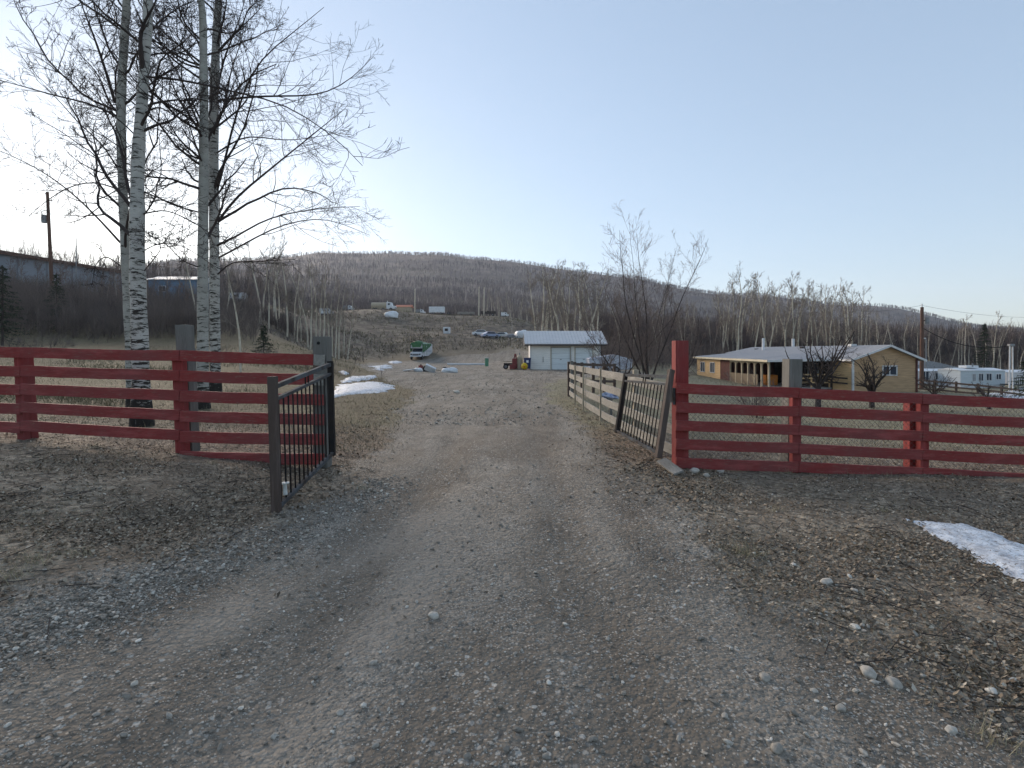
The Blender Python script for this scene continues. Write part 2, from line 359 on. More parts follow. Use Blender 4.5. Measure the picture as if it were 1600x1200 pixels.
    gravel = mixc(nt, attr(nt, 'tan'), gravel, ramp(nt, fine, .3, .7, (.24, .205, .165), (.34, .295, .24)))
    # leaf litter and soil
    lit = ramp(nt, sep2.outputs[0], 0, 1, (0.075, 0.062, 0.049), (0.37, 0.31, 0.235))
    lit = mixc(nt, ramp(nt, mid, .4, .62), lit, ramp(nt, fine, .3, .7, (0.085, 0.068, 0.052), (0.24, 0.19, 0.14)))
    lit = mixc(nt, attr(nt, 'redleaf'), lit, ramp(nt, sep2.outputs[1], 0, 1, (0.112, 0.068, 0.051), (0.384, 0.232, 0.159)))
    # dead grass of the fields
    gr = ramp(nt, fine, .25, .75, (0.13, 0.118, 0.075), (0.36, 0.325, 0.22))
    gr = mixc(nt, ramp(nt, mid, .42, .66), gr, ramp(nt, fine, .3, .7, (0.115, 0.095, 0.062), (0.26, 0.215, 0.155)))
    gr = mixc(nt, ramp(nt, big, .5, .75, (0, 0, 0), (.6, .6, .6)), gr, (0.19, 0.19, 0.11))
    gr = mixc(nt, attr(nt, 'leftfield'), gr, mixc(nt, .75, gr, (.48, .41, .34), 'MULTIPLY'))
    side = mixc(nt, attr(nt, 'field'), lit, gr)
    bk = N(nt, 'ShaderNodeMapping'); bk.inputs['Scale'].default_value = (0.256, 0.240, 0.552); tc = N(nt, 'ShaderNodeTexCoord'); L.new(tc.outputs['Object'], bk.inputs[0])
    bn = noise(nt, bk.outputs[0], 1.6, 7, .7)
    bank = ramp(nt, bn, .42, .60, (0.05, 0.041, 0.035), (0.195, 0.165, 0.12))
    bank = mixc(nt, ramp(nt, mid, .45, .6, (0, 0, 0), (.5, .5, .5)), bank, (0.112, 0.087, 0.066))
    side = mixc(nt, attr(nt, 'bank'), side, bank)
    edge = mixc(nt, .22, attr(nt, 'road'), fine)
    out = mixc(nt, ramp(nt, edge, .38, .56), side, gravel)
    hn = noise(nt, v, .02, 6, .65)
    out = mixc(nt, attr(nt, 'hill'), out, ramp(nt, hn, .35, .65, (0.120, 0.093, 0.083), (0.240, 0.188, 0.145)))
    L.new(out, b.inputs['Base Color']); b.inputs['Roughness'].default_value = .9; b.inputs['Specular IOR Level'].default_value = .15
    h = mixc(nt, .5, vo.outputs['Distance'], fine); h2 = mixc(nt, .4, h, vo2.outputs['Distance'])
    inv = N(nt, 'ShaderNodeInvert'); L.new(h2, inv.inputs['Color'])
    bump(nt, b, inv.outputs[0], 1.0, .03)
    return m
M['ground'] = ground_material()
nx = len(gx); ny = len(gy)
IDX = np.arange(nx*ny).reshape(ny, nx)
Q = np.stack([IDX[:-1, :-1], IDX[:-1, 1:], IDX[1:, 1:], IDX[1:, :-1]], -1).reshape(-1, 4)
cx = (gx[:-1]+gx[1:])/2; cy = (gy[:-1]+gy[1:])/2; CX, CY = np.meshgrid(cx, cy)
rq = roadmask(CX, CY).ravel() > .5; hq = (CY > 240).ravel(); bq = ((CY > 90) & (CY <= 240) & (CX > -90) & (CX < 30)).ravel() & ~rq
AV = np.stack([GX, GY, GZ], -1).reshape(-1, 3)
def sub_sheet(name, sel):
    f = Q[sel]; used = np.unique(f); mp_ = np.full(len(AV), -1); mp_[used] = np.arange(len(used))
    o = np_mesh(name, AV[used], mp_[f], M['ground'], smooth=True, attrs={k: a.ravel()[used] for k, a in ATT.items()})
    tag(o, kind='structure'); return o
sub_sheet('driveway', rq & ~hq); sub_sheet('hillside', hq); sub_sheet('embankment', bq); sub_sheet('ground', ~rq & ~hq & ~bq)
# ------------------------------------------------------------------ trees and brush
def unit(a): return a/(np.linalg.norm(a, axis=-1, keepdims=True)+1e-9)
def kids(rng, P, R, n, t0, t1, a0, a1, lf, rf, K, gn, up, rmin=.0012, out=None):
    Nn, K0, _ = P.shape; idx = np.repeat(np.arange(Nn), n); m = len(idx)
    t = rng.uniform(t0, t1, m); s = t*(K0-1); i = np.minimum(s.astype(int), K0-2); f = (s-i)[:, None]
    pos = P[idx, i]*(1-f)+P[idx, i+1]*f; tg = unit(P[idx, i+1]-P[idx, i]); r = R[idx, i]*(1-f[:, 0])+R[idx, i+1]*f[:, 0]
    Lp = np.linalg.norm(np.diff(P, axis=1), axis=2).sum(1)[idx]
    L = Lp*lf*(1.05-.55*t)*rng.uniform(.55, 1.25, m)
    pr = unit(np.cross(rng.normal(size=(m, 3)), tg)); a = np.radians(rng.uniform(a0, a1, m))[:, None]
    d = unit(np.cos(a)*tg+np.sin(a)*pr)
    Q_ = np.empty((m, K, 3)); Q_[:, 0] = pos
    for k in range(1, K):
        d = unit(d+rng.normal(size=(m, 3))*gn+np.array([0, 0, up])); Q_[:, k] = Q_[:, k-1]+d*(L/(K-1))[:, None]
    r0 = np.maximum(r*rf, rmin*1.6); tt = np.linspace(0, 1, K)[None]
    RR = r0[:, None]*(1-tt*.75); RR = np.maximum(RR, rmin)
    return Q_, RR
def resample(pts, K):
    pts = np.asarray(pts, float); s = np.concatenate([[0], np.cumsum(np.linalg.norm(np.diff(pts, axis=0), axis=1))])
    t = np.linspace(0, s[-1], K)
    # smooth (catmull-like) by cubic interpolation on a denser linear curve
    q = np.stack([np.interp(t, s, pts[:, j]) for j in range(3)], 1)
    for _ in range(2): q[1:-1] = q[1:-1]*.5+(q[:-2]+q[2:])*.25
    return q
# aspen bark: pale with dark horizontal scars, dark and furrowed at the foot
def bark_mat(name, pale, dark, foot=0.0, scar=.57, twigdark=True):
    m, nt, b = newmat(name); L = nt.links
    n = noise(nt, coords(nt, (5, 5, 26)), 1.0, 5, .7); n2 = noise(nt, coords(nt, (1.5, 1.5, 3.0)), 1.5, 4)
    base = mixc(nt, ramp(nt, n2, .35, .65), pale, tuple(x*.72 for x in pale))
    nb_ = noise(nt, coords(nt, (2.2, 2.2, 7)), 1.3, 5, .75)
    if foot: base = mixc(nt, ramp(nt, nb_, .60, .64), base, dark)
    base = mixc(nt, ramp(nt, noise(nt, coords(nt, (30, 30, 90)), 1, 3), .35, .65, (0, 0, 0), (.5, .5, .5)), base, tuple(x*.62 for x in pale))
    hz_ = N(nt, 'ShaderNodeSeparateXYZ'); L.new(coords(nt), hz_.inputs[0]); mz = N(nt, 'ShaderNodeMapRange'); L.new(hz_.outputs[2], mz.inputs[0])
    mz.inputs[1].default_value = .5; mz.inputs[2].default_value = 3.4; mz.inputs[3].default_value = .075 if foot else 0; mz.inputs[4].default_value = 0
    sa = N(nt, 'ShaderNodeMath'); sa.operation = 'ADD'; L.new(n, sa.inputs[0]); L.new(mz.outputs[0], sa.inputs[1])
    out = mixc(nt, ramp(nt, sa.outputs[0], scar, scar+.035), base, dark)
    if foot:
        n3 = noise(nt, coords(nt, (12, 12, 3)), 1.6, 5, .7)
        out2 = mixc(nt, ramp(nt, n3, .62, .7), (.03, .028, .025), tuple(x*.5 for x in pale))
        h = N(nt, 'ShaderNodeSeparateXYZ'); L.new(coords(nt), h.inputs[0])
        mr = N(nt, 'ShaderNodeMapRange'); L.new(h.outputs[2], mr.inputs[0]); mr.inputs[1].default_value = foot*.6; mr.inputs[2].default_value = foot*1.5; mr.inputs[3].default_value = 1; mr.inputs[4].default_value = 0
        ma = N(nt, 'ShaderNodeMath'); ma.operation = 'ADD'; L.new(mr.outputs[0], ma.inputs[0]); 
        mm = N(nt, 'ShaderNodeMath'); mm.operation = 'MULTIPLY_ADD'; L.new(n, mm.inputs[0]); mm.inputs[1].default_value = 3.2; mm.inputs[2].default_value = -1.6; L.new(mm.outputs[0], ma.inputs[1])
        out = mixc(nt, ramp(nt, ma.outputs[0], .4, .6), out, out2)
    L.new(out, b.inputs['Base Color']); b.inputs['Roughness'].default_value = .85; bump(nt, b, n, .5, .01)
    return m
M['bark'] = bark_mat('aspen_bark', (.50, .49, .45), (.035, .032, .028), foot=.55, scar=.55)
M['bark2'] = bark_mat('aspen_bark_green', (.41, .405, .365), (.04, .038, .03), foot=.5, scar=.6)
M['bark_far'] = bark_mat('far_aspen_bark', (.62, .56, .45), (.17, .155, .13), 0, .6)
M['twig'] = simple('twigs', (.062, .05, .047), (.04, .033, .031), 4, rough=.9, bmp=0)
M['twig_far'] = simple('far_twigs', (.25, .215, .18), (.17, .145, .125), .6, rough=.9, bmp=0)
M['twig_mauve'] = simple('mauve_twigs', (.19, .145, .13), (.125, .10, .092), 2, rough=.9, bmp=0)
def C3(x, y, Y, dy=0): return [(x/2.6667-800)/800*(Y+dy), Y+dy, CAMH-(y/2.6667-550)/800*(Y+dy)]
def P3(x, y, Y): return list(px(x, y, Y))
def hero(name, trunk_px, Y, widths, prim, seed, label, barkm, nprim=34, foot_z=None, plen=.27):
    rng = np.random.default_rng(seed)
    pts = [P3(x, y, Y) for x, y in trunk_px]
    b0 = pts[0]; zg = gz1(b0[0], b0[1]); pts[0][2] = zg-.08
    # carry the trunk on above the frame
    d = np.array(pts[-1])-np.array(pts[-2]); d = unit(d); top = np.array(pts[-1])
    for k in range(3):
        d = unit(d+rng.normal(size=3)*.12+np.array([0, 0, .1])); top = top+d*1.7; pts.append(list(top))
    K = 44; P = resample(pts, K)
    s = np.linspace(0, 1, K); zt = P[:, 2]
    zpx = [CAMH-(y-550)/800*Y for x, y in trunk_px]; wm = [w/800*Y/2 for w in widths]
    R = np.interp(zt, zpx+[P[-1, 2]], wm+[.012])*.88
    R[0] *= 1.35; R[1] *= 1.15
    R *= 1+.05*np.sin(np.arange(K)*1.7+seed)
    root = thing('aspen_tree', (b0[0], b0[1], zg), label, 'tree', 'tall bare aspens behind the left fence')
    V, F = tubes(P[None], R[None], 14)
    o = np_mesh('trunk', V, F, barkm, root, True)
    b1 = []; rr = []
    K1 = 12
    for pl, w in prim:
        q = np.array([C3(x, y, Y, dd) for x, y, dd in pl]); q = resample(q, K1); b1.append(q); rr.append(np.linspace(w/2.6667/800*Y/2*.9, .005, K1))
    Pm = np.array(b1) if b1 else np.zeros((0, K1, 3)); Rm = np.array(rr) if rr else np.zeros((0, K1))
    Pr, Rr = kids(rng, P[None], R[None], nprim, .25, .98, 38, 80, plen*.62, .30, K1, .14, .045)
    P1 = np.concatenate([Pm, Pr]); R1 = np.concatenate([Rm, Rr])
    # limbs with bark, the rest twigs
    P2, R2 = kids(rng, P1, R1, 12, .28, .98, 28, 70, .46, .55, 8, .13, .03, .0034)
    P3_, R3 = kids(rng, P2, R2, 6, .15, .98, 25, 65, .5, .6, 5, .18, .04, .0029)
    P4, R4 = kids(rng, P3_, R3, 3, .3, 1., 25, 60, .55, .7, 4, .18, .06, .0026)
    crown = join([tubes(P1, R1, 6), tubes(P2, R2, 4), tubes(P3_, R3, 3), tubes(P4, R4, 3)])
    np_mesh('crown', *crown, M['twig'], root, True)
    return root
A_ = [([(500, 490, 0), (380, 430, -.3), (230, 400, -.6), (100, 360, -.8), (-60, 320, -1)], 10),
      ([(500, 1010, 0), (420, 920, 0), (300, 800, -.2), (160, 700, -.4), (0, 625, -.6), (-100, 590, -.8)], 10),
      ([(480, 430, 0), (430, 260, -.3), (380, 120, -.5), (330, 0, -.6), (310, -100, -.8)], 14),
      ([(495, 790, 0), (400, 755, .2), (300, 770, .3), (200, 830, .5), (120, 900, .6)], 8),
      ([(505, 1110, 0), (440, 1060, -.2), (395, 1100, -.4), (385, 1180, -.5)], 6),
      ([(490, 700, 0), (420, 590, .3), (330, 520, .5), (250, 420, .7), (150, 330, .8)], 8),
      ([(520, 60, 0), (440, -20, 0), (360, -120, 0)], 8)]
B_ = [([(600, 320, 0), (720, 322, -.2), (880, 360, -.4), (1050, 400, -.5), (1200, 430, -.6), (1320, 520, -.6), (1440, 600, -.7), (1510, 690, -.7)], 11),
      ([(600, 310, 0), (580, 200, -.2), (590, 100, -.2), (650, 20, -.3), (670, -80, -.3)], 22),
      ([(600, 800, 0), (700, 840, .2), (820, 890, .3)], 8), ([(600, 890, 0), (690, 872, -.3), (800, 920, -.5), (900, 990, -.6)], 7),
      ([(605, 470, 0), (660, 440, -.2), (740, 490, -.4), (820, 520, -.6)], 8), ([(560, 560, 0), (500, 500, -.3), (420, 450, -.5), (300, 330, -.7)], 6),
      ([(600, 1130, 0), (680, 1030, -.3), (640, 980, -.4), (590, 960, -.5)], 5), ([(590, 1050, 0), (660, 1010, .3), (760, 1020, .4), (880, 1100, .5)], 5)]
C_ = [([(850, 530, 0), (780, 380, .3), (700, 230, .4), (620, 100, .5), (590, 0, .6)], 10), ([(850, 890, 0), (700, 850, .3), (600, 780, .5), (560, 700, .6)], 9),
      ([(850, 200, 0), (760, 100, -.2), (700, -20, -.3)], 9), ([(850, 240, 0), (800, 120, .2), (740, 0, .2)], 8), ([(850, 700, 0), (800, 560, -.4), (760, 420, -.6), (640, 330, -.8)], 8),
      ([(850, 1120, 0), (760, 1090, -.3), (680, 1000, -.5), (620, 980, -.6)], 6)]
D_ = [([(905, 790, 0), (940, 680, -.2), (960, 540, -.3), (1000, 440, -.4), (1050, 270, -.5), (1150, 190, -.6), (1230, 130, -.6), (1350, 30, -.7)], 13),
      ([(910, 920, 0), (980, 820, .2), (1060, 760, .3), (1180, 660, .4), (1330, 540, .5), (1440, 450, .5)], 13),
      ([(890, 1030, 0), (1000, 980, -.3), (1100, 910, -.5), (1300, 870, -.7), (1500, 860, -.8)], 10),
      ([(900, 1080, 0), (1050, 1000, .2), (1150, 940, .3), (1350, 900, .5), (1540, 980, .6)], 9),
      ([(900, 420, 0), (1060, 400, .2), (1350, 400, .3), (1480, 320, .4), (1560, 230, .4)], 11),
      ([(895, 430, 0), (930, 250, .2), (1000, 80, .3), (1030, -40, .3)], 12), ([(905, 220, 0), (1000, 120, -.2), (1100, 20, -.3)], 9),
      ([(900, 640, 0), (1020, 560, -.5), (1200, 590, -.7), (1380, 560, -.9)], 8), ([(900, 1150, 0), (960, 1090, -.3), (1060, 1090, -.6), (1230, 1080, -.9)], 7),
      ([(905, 520, 0), (940, 430, 0), (960, 300, .1), (1010, 160, .1)], 11)]
hero('aspen_tree', [(206, 606), (203, 545), (196, 400), (190, 250), (189, 150), (198, 0)], 11.5, [15, 14, 14, 14, 14, 12], A_, 3,
     'slender greenish aspen trunk at the far left, partly behind the scarred trunk', M['bark2'], 28, plen=.44)
hero('aspen_tree', [(222, 668), (219, 545), (214, 400), (215, 250), (224, 130), (233, 0)], 9.2, [31, 26, 24, 20, 16, 15], B_, 5,
     'thickest aspen with black scars on its white trunk, nearest behind the left fence', M['bark'], 22, plen=.38)
hero('aspen_tree', [(316, 640), (317, 545), (317, 400), (319, 200), (317, 0)], 11.6, [21, 19, 17, 15, 11], C_, 8,
     'straight pale aspen in front of its twin, with a blackened snowy foot', M['bark2'], 26)
hero('aspen_tree', [(337, 613), (336, 545), (335, 400), (334, 300), (334, 150), (341, 0)], 13.4, [18, 17, 16, 16, 15, 12], D_, 12,
     'aspen with wide limbs reaching right, standing just behind the straight pale one', M['bark'], 26, plen=.36)
def tree_mesh(seed, H, r0, nprim, t0=.35, lean=.05, sub=7, spread=.22, up=.1, sides=6, sub3=3, stems=1, rmin=.006, ang=(25, 55)):
    """trunk(s) and crown of a bare tree about its own foot"""
    rng = np.random.default_rng(seed); Ps = []; Rs = []; K = 14
    for s in range(stems):
        d = np.array([rng.normal()*lean, rng.normal()*lean, 1]) if stems == 1 else np.array([rng.normal()*.40, rng.normal()*.40, 1]); d = unit(d)
        p = np.array([rng.normal()*.15*(stems > 1), rng.normal()*.15*(stems > 1), -.1]); q = [p]; h = H*(1 if stems == 1 else rng.uniform(.6, 1.05))
        for k in range(1, K):
            d = unit(d+rng.normal(size=3)*.05+np.array([0, 0, .02])); p = p+d*h/(K-1); q.append(p)
        Ps.append(q); Rs.append(r0*(1-np.linspace(0, 1, K)*.88)*(1 if stems == 1 else rng.uniform(.5, 1)))
    P = np.array(Ps); R = np.array(Rs); T = tubes(P, R, sides)
    P1, R1 = kids(rng, P, R, nprim, t0, .98, *ang, spread, .4, 6, .12, up, rmin)
    P2, R2 = kids(rng, P1, R1, sub, .2, 1, 25, 60, .5, .6, 4, .15, up, rmin)
    L = [tubes(P1, R1, 3), tubes(P2, R2, 3)]
    if sub3: P3_, R3 = kids(rng, P2, R2, sub3, .3, 1, 25, 60, .5, .7, 3, .15, up, rmin*.8); L.append(tubes(P3_, R3, 3))
    return T, join(L)
def tree_proto(name, T, Cc, mt, mc):
    return (np_mesh('trunk', *T, mt, None, True), np_mesh('crown', *Cc, mc, None, True))
def put_tree(name, proto, loc, rz, sc, label, cat, group):
    r = thing(name, loc, label, cat, group, rz); r.scale = sc
    for o in proto:
        if o.parent is None and not o.get('used'): c = o; o['used'] = 1
        else: c = o.copy(); COL.objects.link(c)
        c.parent = r
    return r
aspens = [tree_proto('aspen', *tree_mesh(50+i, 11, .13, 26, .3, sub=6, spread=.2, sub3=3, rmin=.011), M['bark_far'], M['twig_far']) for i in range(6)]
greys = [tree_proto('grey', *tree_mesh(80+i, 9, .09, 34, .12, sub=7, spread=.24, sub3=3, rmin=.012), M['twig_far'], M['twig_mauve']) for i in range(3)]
rt = random.Random(7)
ONES = 'first second third fourth fifth sixth seventh eighth ninth tenth eleventh twelfth thirteenth fourteenth fifteenth sixteenth seventeenth eighteenth nineteenth'.split()
def ordinal(k):
    if k < 20: return ONES[k-1]
    t_, o_ = divmod(k, 10); T_ = {2: ('twentieth', 'twenty'), 3: ('thirtieth', 'thirty'), 4: ('fortieth', 'forty'), 5: ('fiftieth', 'fifty')}[t_]
    return T_[0] if o_ == 0 else T_[1]+'-'+ONES[o_-1]
def rows(n, x0, x1, Y0, Y1, h0, h1, base_label, group, protos, name='aspen_tree', thin=1.0):
    for k in range(n):
        X_ = x0+(x1-x0)*(k+rt.random())/n; Y = rt.uniform(Y0, Y1); wx = (X_-800)/800*Y; h = rt.uniform(h0, h1)
        s = h/11; lead = 'short ' if h < h0+(h1-h0)*.3 else ('tall ' if h > h0+(h1-h0)*.7 else '')
        label = lead+base_label+', '+ordinal(k+1)+' from the left'
        put_tree(name, rt.choice(protos), (wx, Y, gz1(wx, Y)), rt.uniform(0, 6.28), (s*thin, s*thin, s), label, 'tree', group)
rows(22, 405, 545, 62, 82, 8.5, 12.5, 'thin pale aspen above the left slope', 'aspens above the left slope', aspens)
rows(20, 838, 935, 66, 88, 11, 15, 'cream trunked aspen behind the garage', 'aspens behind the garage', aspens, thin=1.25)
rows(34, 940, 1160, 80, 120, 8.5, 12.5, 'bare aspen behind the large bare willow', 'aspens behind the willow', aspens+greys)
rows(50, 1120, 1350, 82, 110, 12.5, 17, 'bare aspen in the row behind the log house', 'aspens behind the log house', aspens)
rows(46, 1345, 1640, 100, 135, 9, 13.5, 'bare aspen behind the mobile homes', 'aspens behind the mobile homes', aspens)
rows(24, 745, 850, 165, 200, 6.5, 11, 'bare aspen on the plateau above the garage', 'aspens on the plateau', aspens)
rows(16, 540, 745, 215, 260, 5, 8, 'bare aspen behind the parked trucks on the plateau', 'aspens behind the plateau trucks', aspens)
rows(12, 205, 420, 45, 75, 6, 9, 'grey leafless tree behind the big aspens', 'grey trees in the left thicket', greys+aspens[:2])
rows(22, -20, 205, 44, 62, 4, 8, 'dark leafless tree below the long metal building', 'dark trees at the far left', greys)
# one nearer small aspen behind the pair, white foot showing at the left
put_tree('aspen_tree', aspens[2], (*px(376, 540, 22)[:2], gz1(px(376, 540, 22)[0], 22)), 1, (.38, .38, .55), 'small aspen with a black and white foot, right of the two pale trunks', 'tree', None)
# the large many stemmed willow right of the drive
def shrub(name, seed, x, Y, H, stems, r0, label, cat='tree', nprim=12, group=None, mt='twig', mc='twig_mauve', rmin=.004, spread=.33, sub=7, sub3=3, py=None):
    T, Cc = tree_mesh(seed, H, r0, nprim, .12, sub=sub, spread=spread, up=.1, stems=stems, rmin=rmin, sub3=sub3)
    wx = (x-800)/800*Y; r = thing(name, (wx, Y, gz1(wx, Y)), label, cat, group)
    for nm, g, m_ in (('trunk', T, M[mt]), ('crown', Cc, M[mc])):
        o = np_mesh(nm, *g, m_, None, True); o.parent = r
    return r
shrub('willow_tree', 31, 1012, 27, 8.8, 11, .05, 'large many stemmed bare willow behind the grey board fence', nprim=22, rmin=.0036, sub=8, sub3=3, spread=.27)
shrub('willow_tree', 33, 1062, 31, 6.2, 8, .05, 'smaller bare willow beside the tall red gate post', nprim=12, rmin=.0045, sub=6, spread=.26)
shrub('willow_tree', 34, 972, 28, 6.4, 6, .045, 'slim leaning bare willow, leftmost of the willows by the grey board fence', nprim=16, rmin=.0038, sub=7, spread=.27)
shrub('willow_tree', 35, 940, 33, 4.6, 9, .04, 'low twiggy willow at the right end of the garage', nprim=11, rmin=.004, sub=5, spread=.25)
def orchard(seed, x, Y, H, label, r0=.07):
    rng = np.random.default_rng(seed); wx = (x-800)/800*Y
    r = thing('fruit_tree', (wx, Y, gz1(wx, Y)), label, 'tree', 'small bare trees on the lawn before the log house')
    K = 8; P = np.array([[[0, 0, -.05+H*.3*k/(K-1)] for k in range(K)]], float); P[0, :, 0] += np.linspace(0, .1, K)*rng.normal(); R = np.linspace(r0*1.3, r0*.85, K)[None]
    np_mesh('trunk', *tubes(P, R, 8), M['twig'], None, True).parent = r
    P1, R1 = kids(rng, P, R, 11, .75, 1, 25, 62, 1, .6, 8, .16, .10, .006)
    sc = (H*.8)/np.maximum(.3, np.linalg.norm(np.diff(P1, axis=1), axis=2).sum(1)); sc *= rng.uniform(.6, 1, len(sc)); P1 = P1[:, :1]+(P1-P1[:, :1])*sc[:, None, None]
    P2, R2 = kids(rng, P1, R1, 6, .15, 1, 30, 70, .5, .6, 5, .2, .06, .004); P3_, R3 = kids(rng, P2, R2, 5, .2, 1, 25, 65, .5, .7, 4, .2, .05, .0035)
    np_mesh('crown', *join([tubes(P1, R1, 5), tubes(P2, R2, 3), tubes(P3_, R3, 3)]), M['twig'], None, True).parent = r
orchard(1, 1278, 22, 3.5, 'small bare tree with red brown limbs before the dark porch of the log house', .1)
orchard(2, 1362, 22, 2.5, 'low spreading bare tree in front of the window of the log house', .09)
orchard(3, 1452, 24, 2.0, 'thin bare sapling right of the log house gable', .04)
orchard(4, 1546, 21, 1.3, 'stumpy pruned bush near the right end of the red fence', .06)
shrub('bush', 41, 1180, 15.5, 1.5, 14, .012, 'dense reddish bush behind the wire mesh before the log house porch', 'bush', nprim=10, rmin=.003, spread=.4, sub=5, sub3=0)
# spruces
M['needle'] = toned('spruce_needles', [(0, (.018, .028, .018)), (.6, (.035, .05, .03)), (1, (.06, .075, .045))])
def spruce(seed, x, Y, H, rad, label, group=None):
    rng = np.random.default_rng(seed); wx = (x-800)/800*Y; r = thing('spruce_tree', (wx, Y, gz1(wx, Y)), label, 'tree', group)
    P = np.array([[[0, 0, -.1], [0, 0, H*.5], [0, 0, H]]]); np_mesh('trunk', *tubes(P, np.array([[H*.012, H*.008, H*.002]])+.01, 6), M['twig'], None).parent = r
    nb = int(90+H*22); t = rng.uniform(0, 1, nb)**.8; z = H*(.04+.95*t); L = rad*(1-t*.93)*rng.uniform(.7, 1.15, nb)
    az = rng.uniform(0, 2*PI, nb); B = []; D = []; Wd = []
    for k in range(nb):
        dirh = np.array([math.cos(az[k]), math.sin(az[k]), -.25+rng.normal()*.08]); m = int(14+L[k]*18)
        s = rng.uniform(.08, 1, m)[:, None]; p = np.array([0, 0, z[k]])+dirh*L[k]*s+np.array([0, 0, .12])*L[k]*s**2
        d = rng.normal(size=(m, 3))*.35+dirh*.8+np.array([0, 0, -.25]); B.append(p); D.append(unit(d)*rng.uniform(.08, .2, (m, 1))*(.6+H*.06)); Wd.append(np.full(m, .035+H*.006))
    B = np.concatenate(B); D = np.concatenate(D); Wd = np.concatenate(Wd); V, F = slivers(B, D, Wd, rng)
    o = np_mesh('crown', V, F, M['needle'], None, attrs={'tone': np.repeat(rng.uniform(0, 1, len(B)), 3)}); o.parent = r
spruce(1, 4, 33, 5.2, 1.8, 'dark spruce cut off by the left edge of the photo')
spruce(2, 88, 42, 4.8, 1.5, 'dark spruce in the thicket at the foot of the leaning utility pole')
spruce(3, 412, 29, 2.0, .85, 'small young spruce on the field right of the pale aspens')
spruce(4, 1538, 88, 10, 2.6, 'tall dark spruce behind the pale blue mobile home')
spruce(5, 1606, 30, 2.6, 1.4, 'young spruce cut off by the right edge of the photo')
spruce(6, 455, 110, 5, 1.3, 'far dark spruce among the pale aspens of the left slope')
# far wood: too many trees to count, a single object
rng = np.random.default_rng(99)
def wood(name, n, Yr, ur, h0, h1, nb, w, keep=None, mat='wood', seed=1, dark=None, powr=1.0, fan=.22):
    rng = np.random.default_rng(seed)
    Y = np.exp(rng.uniform(math.log(Yr[0]), math.log(Yr[1]), n)); u = rng.uniform(*ur, n); X = u*Y
    if keep is not None:
        k = keep(X, Y, u); X, Y, u = X[k], Y[k], u[k]
    n = len(X); Z = gz(X, Y); h = rng.uniform(h0, h1, n)*(1+.5*fbm(X, Y, 60, 55)+(1.3*fbm(X, Y, 5, 57) if mat == 'brush' else 0)); tone = np.clip(.42+.8*fbm(X, Y, 130, 41)+(1.7*fbm(X*.22, Z*3.2, 60, 43, 3) if Yr[1] > 1000 else 0)+rng.normal(size=n)*.13, 0, 1)
    B = [np.stack([X, Y, Z-.2], 1)]; D = [np.stack([rng.normal(size=n)*.04*h, rng.normal(size=n)*.04*h, h], 1)]; Wd = [np.full(n, w*.9)*np.sqrt(Y/100)]; T = [np.clip(tone+.12+(rng.uniform(0, 1, n) > .93)*.3, 0, 1)]
    for j in range(nb):
        t = rng.uniform(.15, .85, n)[:, None]; p = B[0]+D[0]*t; L = h*(1-t[:, 0])*rng.uniform(.5, 1.0, n)+.5
        d = np.stack([rng.normal(size=n)*fan, rng.normal(size=n)*fan, np.ones(n)], 1); B.append(p); D.append(unit(d)*L[:, None]); Wd.append(np.full(n, w)*np.sqrt(Y/100)); T.append(tone*.8)
    B = np.concatenate(B); D = np.concatenate(D); Wd = np.concatenate(Wd); T = np.concatenate(T); V, F = slivers(B, D, Wd, rng)
    return tag(np_mesh(name, V, F, M[mat], None, attrs={'tone': np.repeat(T, 3)}), kind='stuff')
M['wood'] = toned('far_wood', [(0, (.072, .057, .058)), (.5, (.17, .138, .122)), (.8, (.235, .198, .155)), (1, (.35, .305, .24))])
M['brush'] = toned('brushwood', [(0, (.07, .057, .055)), (.5, (.18, .145, .125)), (1, (.38, .32, .25))])
wood('hill_forest', 52000, (300, 1420), (-1.15, 1.35), 6, 10, 7, .2, seed=2)
wood('woodland', 7000, (120, 300), (.18, 1.3), 8, 12.5, 14, .10, seed=3, keep=lambda X, Y, u: ~((Y < 170) & (u < .3)))
wood('woodland', 2600, (215, 300), (-.9, .2), 4.5, 8, 12, .09, seed=4)
wood('woodland', 1500, (90, 130), (.16, .62), 5, 9, 16, .06, seed=6)
wood('woodland', 900, (95, 170), (-1.1, -.42), 5, 9, 14, .06, seed=16)
wood('brushwood', 2600, (38, 85), (-1.3, -.50), 1.2, 3.4, 22, .03, seed=7, mat='brush', fan=.4, keep=lambda X, Y, u: (Y > 41-5*u*u+14*fbm(X, Y, 7, 58)) & (gz(X, Y) < 9.5+3*(u < -.9)))
wood('brushwood', 1500, (38, 62), (-1.3, -.6), 1.5, 3.2, 24, .03, seed=17, mat='brush', fan=.4, keep=lambda X, Y, u: (Y > 41-5*u*u+14*fbm(X, Y, 7, 58)))
wood('brushwood', 900, (60, 95), (-.55, -.30), 1.0, 2.8, 20, .04, seed=8, mat='brush', fan=.45, keep=lambda X, Y, u: (u < -.40+.35*fbm(X, Y, 8, 59)) & (Y > 66+20*fbm(X, Y, 6, 60)))
wood('brushwood', 800, (48, 100), (.17, .42), 1.5, 3.4, 18, .035, seed=9, mat='brush', fan=.4, keep=lambda X, Y, u: (Y > 50) & ~((u > .32) & (Y < 68)))
wood('brushwood', 1500, (62, 115), (.33, 1.3), 1.5, 4.5, 18, .045, seed=10, mat='brush', fan=.4, keep=lambda X, Y, u: (Y > 78+(u-.33)*26))
wood('brushwood', 1300, (95, 165), (-.42, .12), .3, 1.1, 12, .025, seed=11, mat='brush', fan=.6, keep=lambda X, Y, u: vnoise(X, Y, 8, 66) > .4)
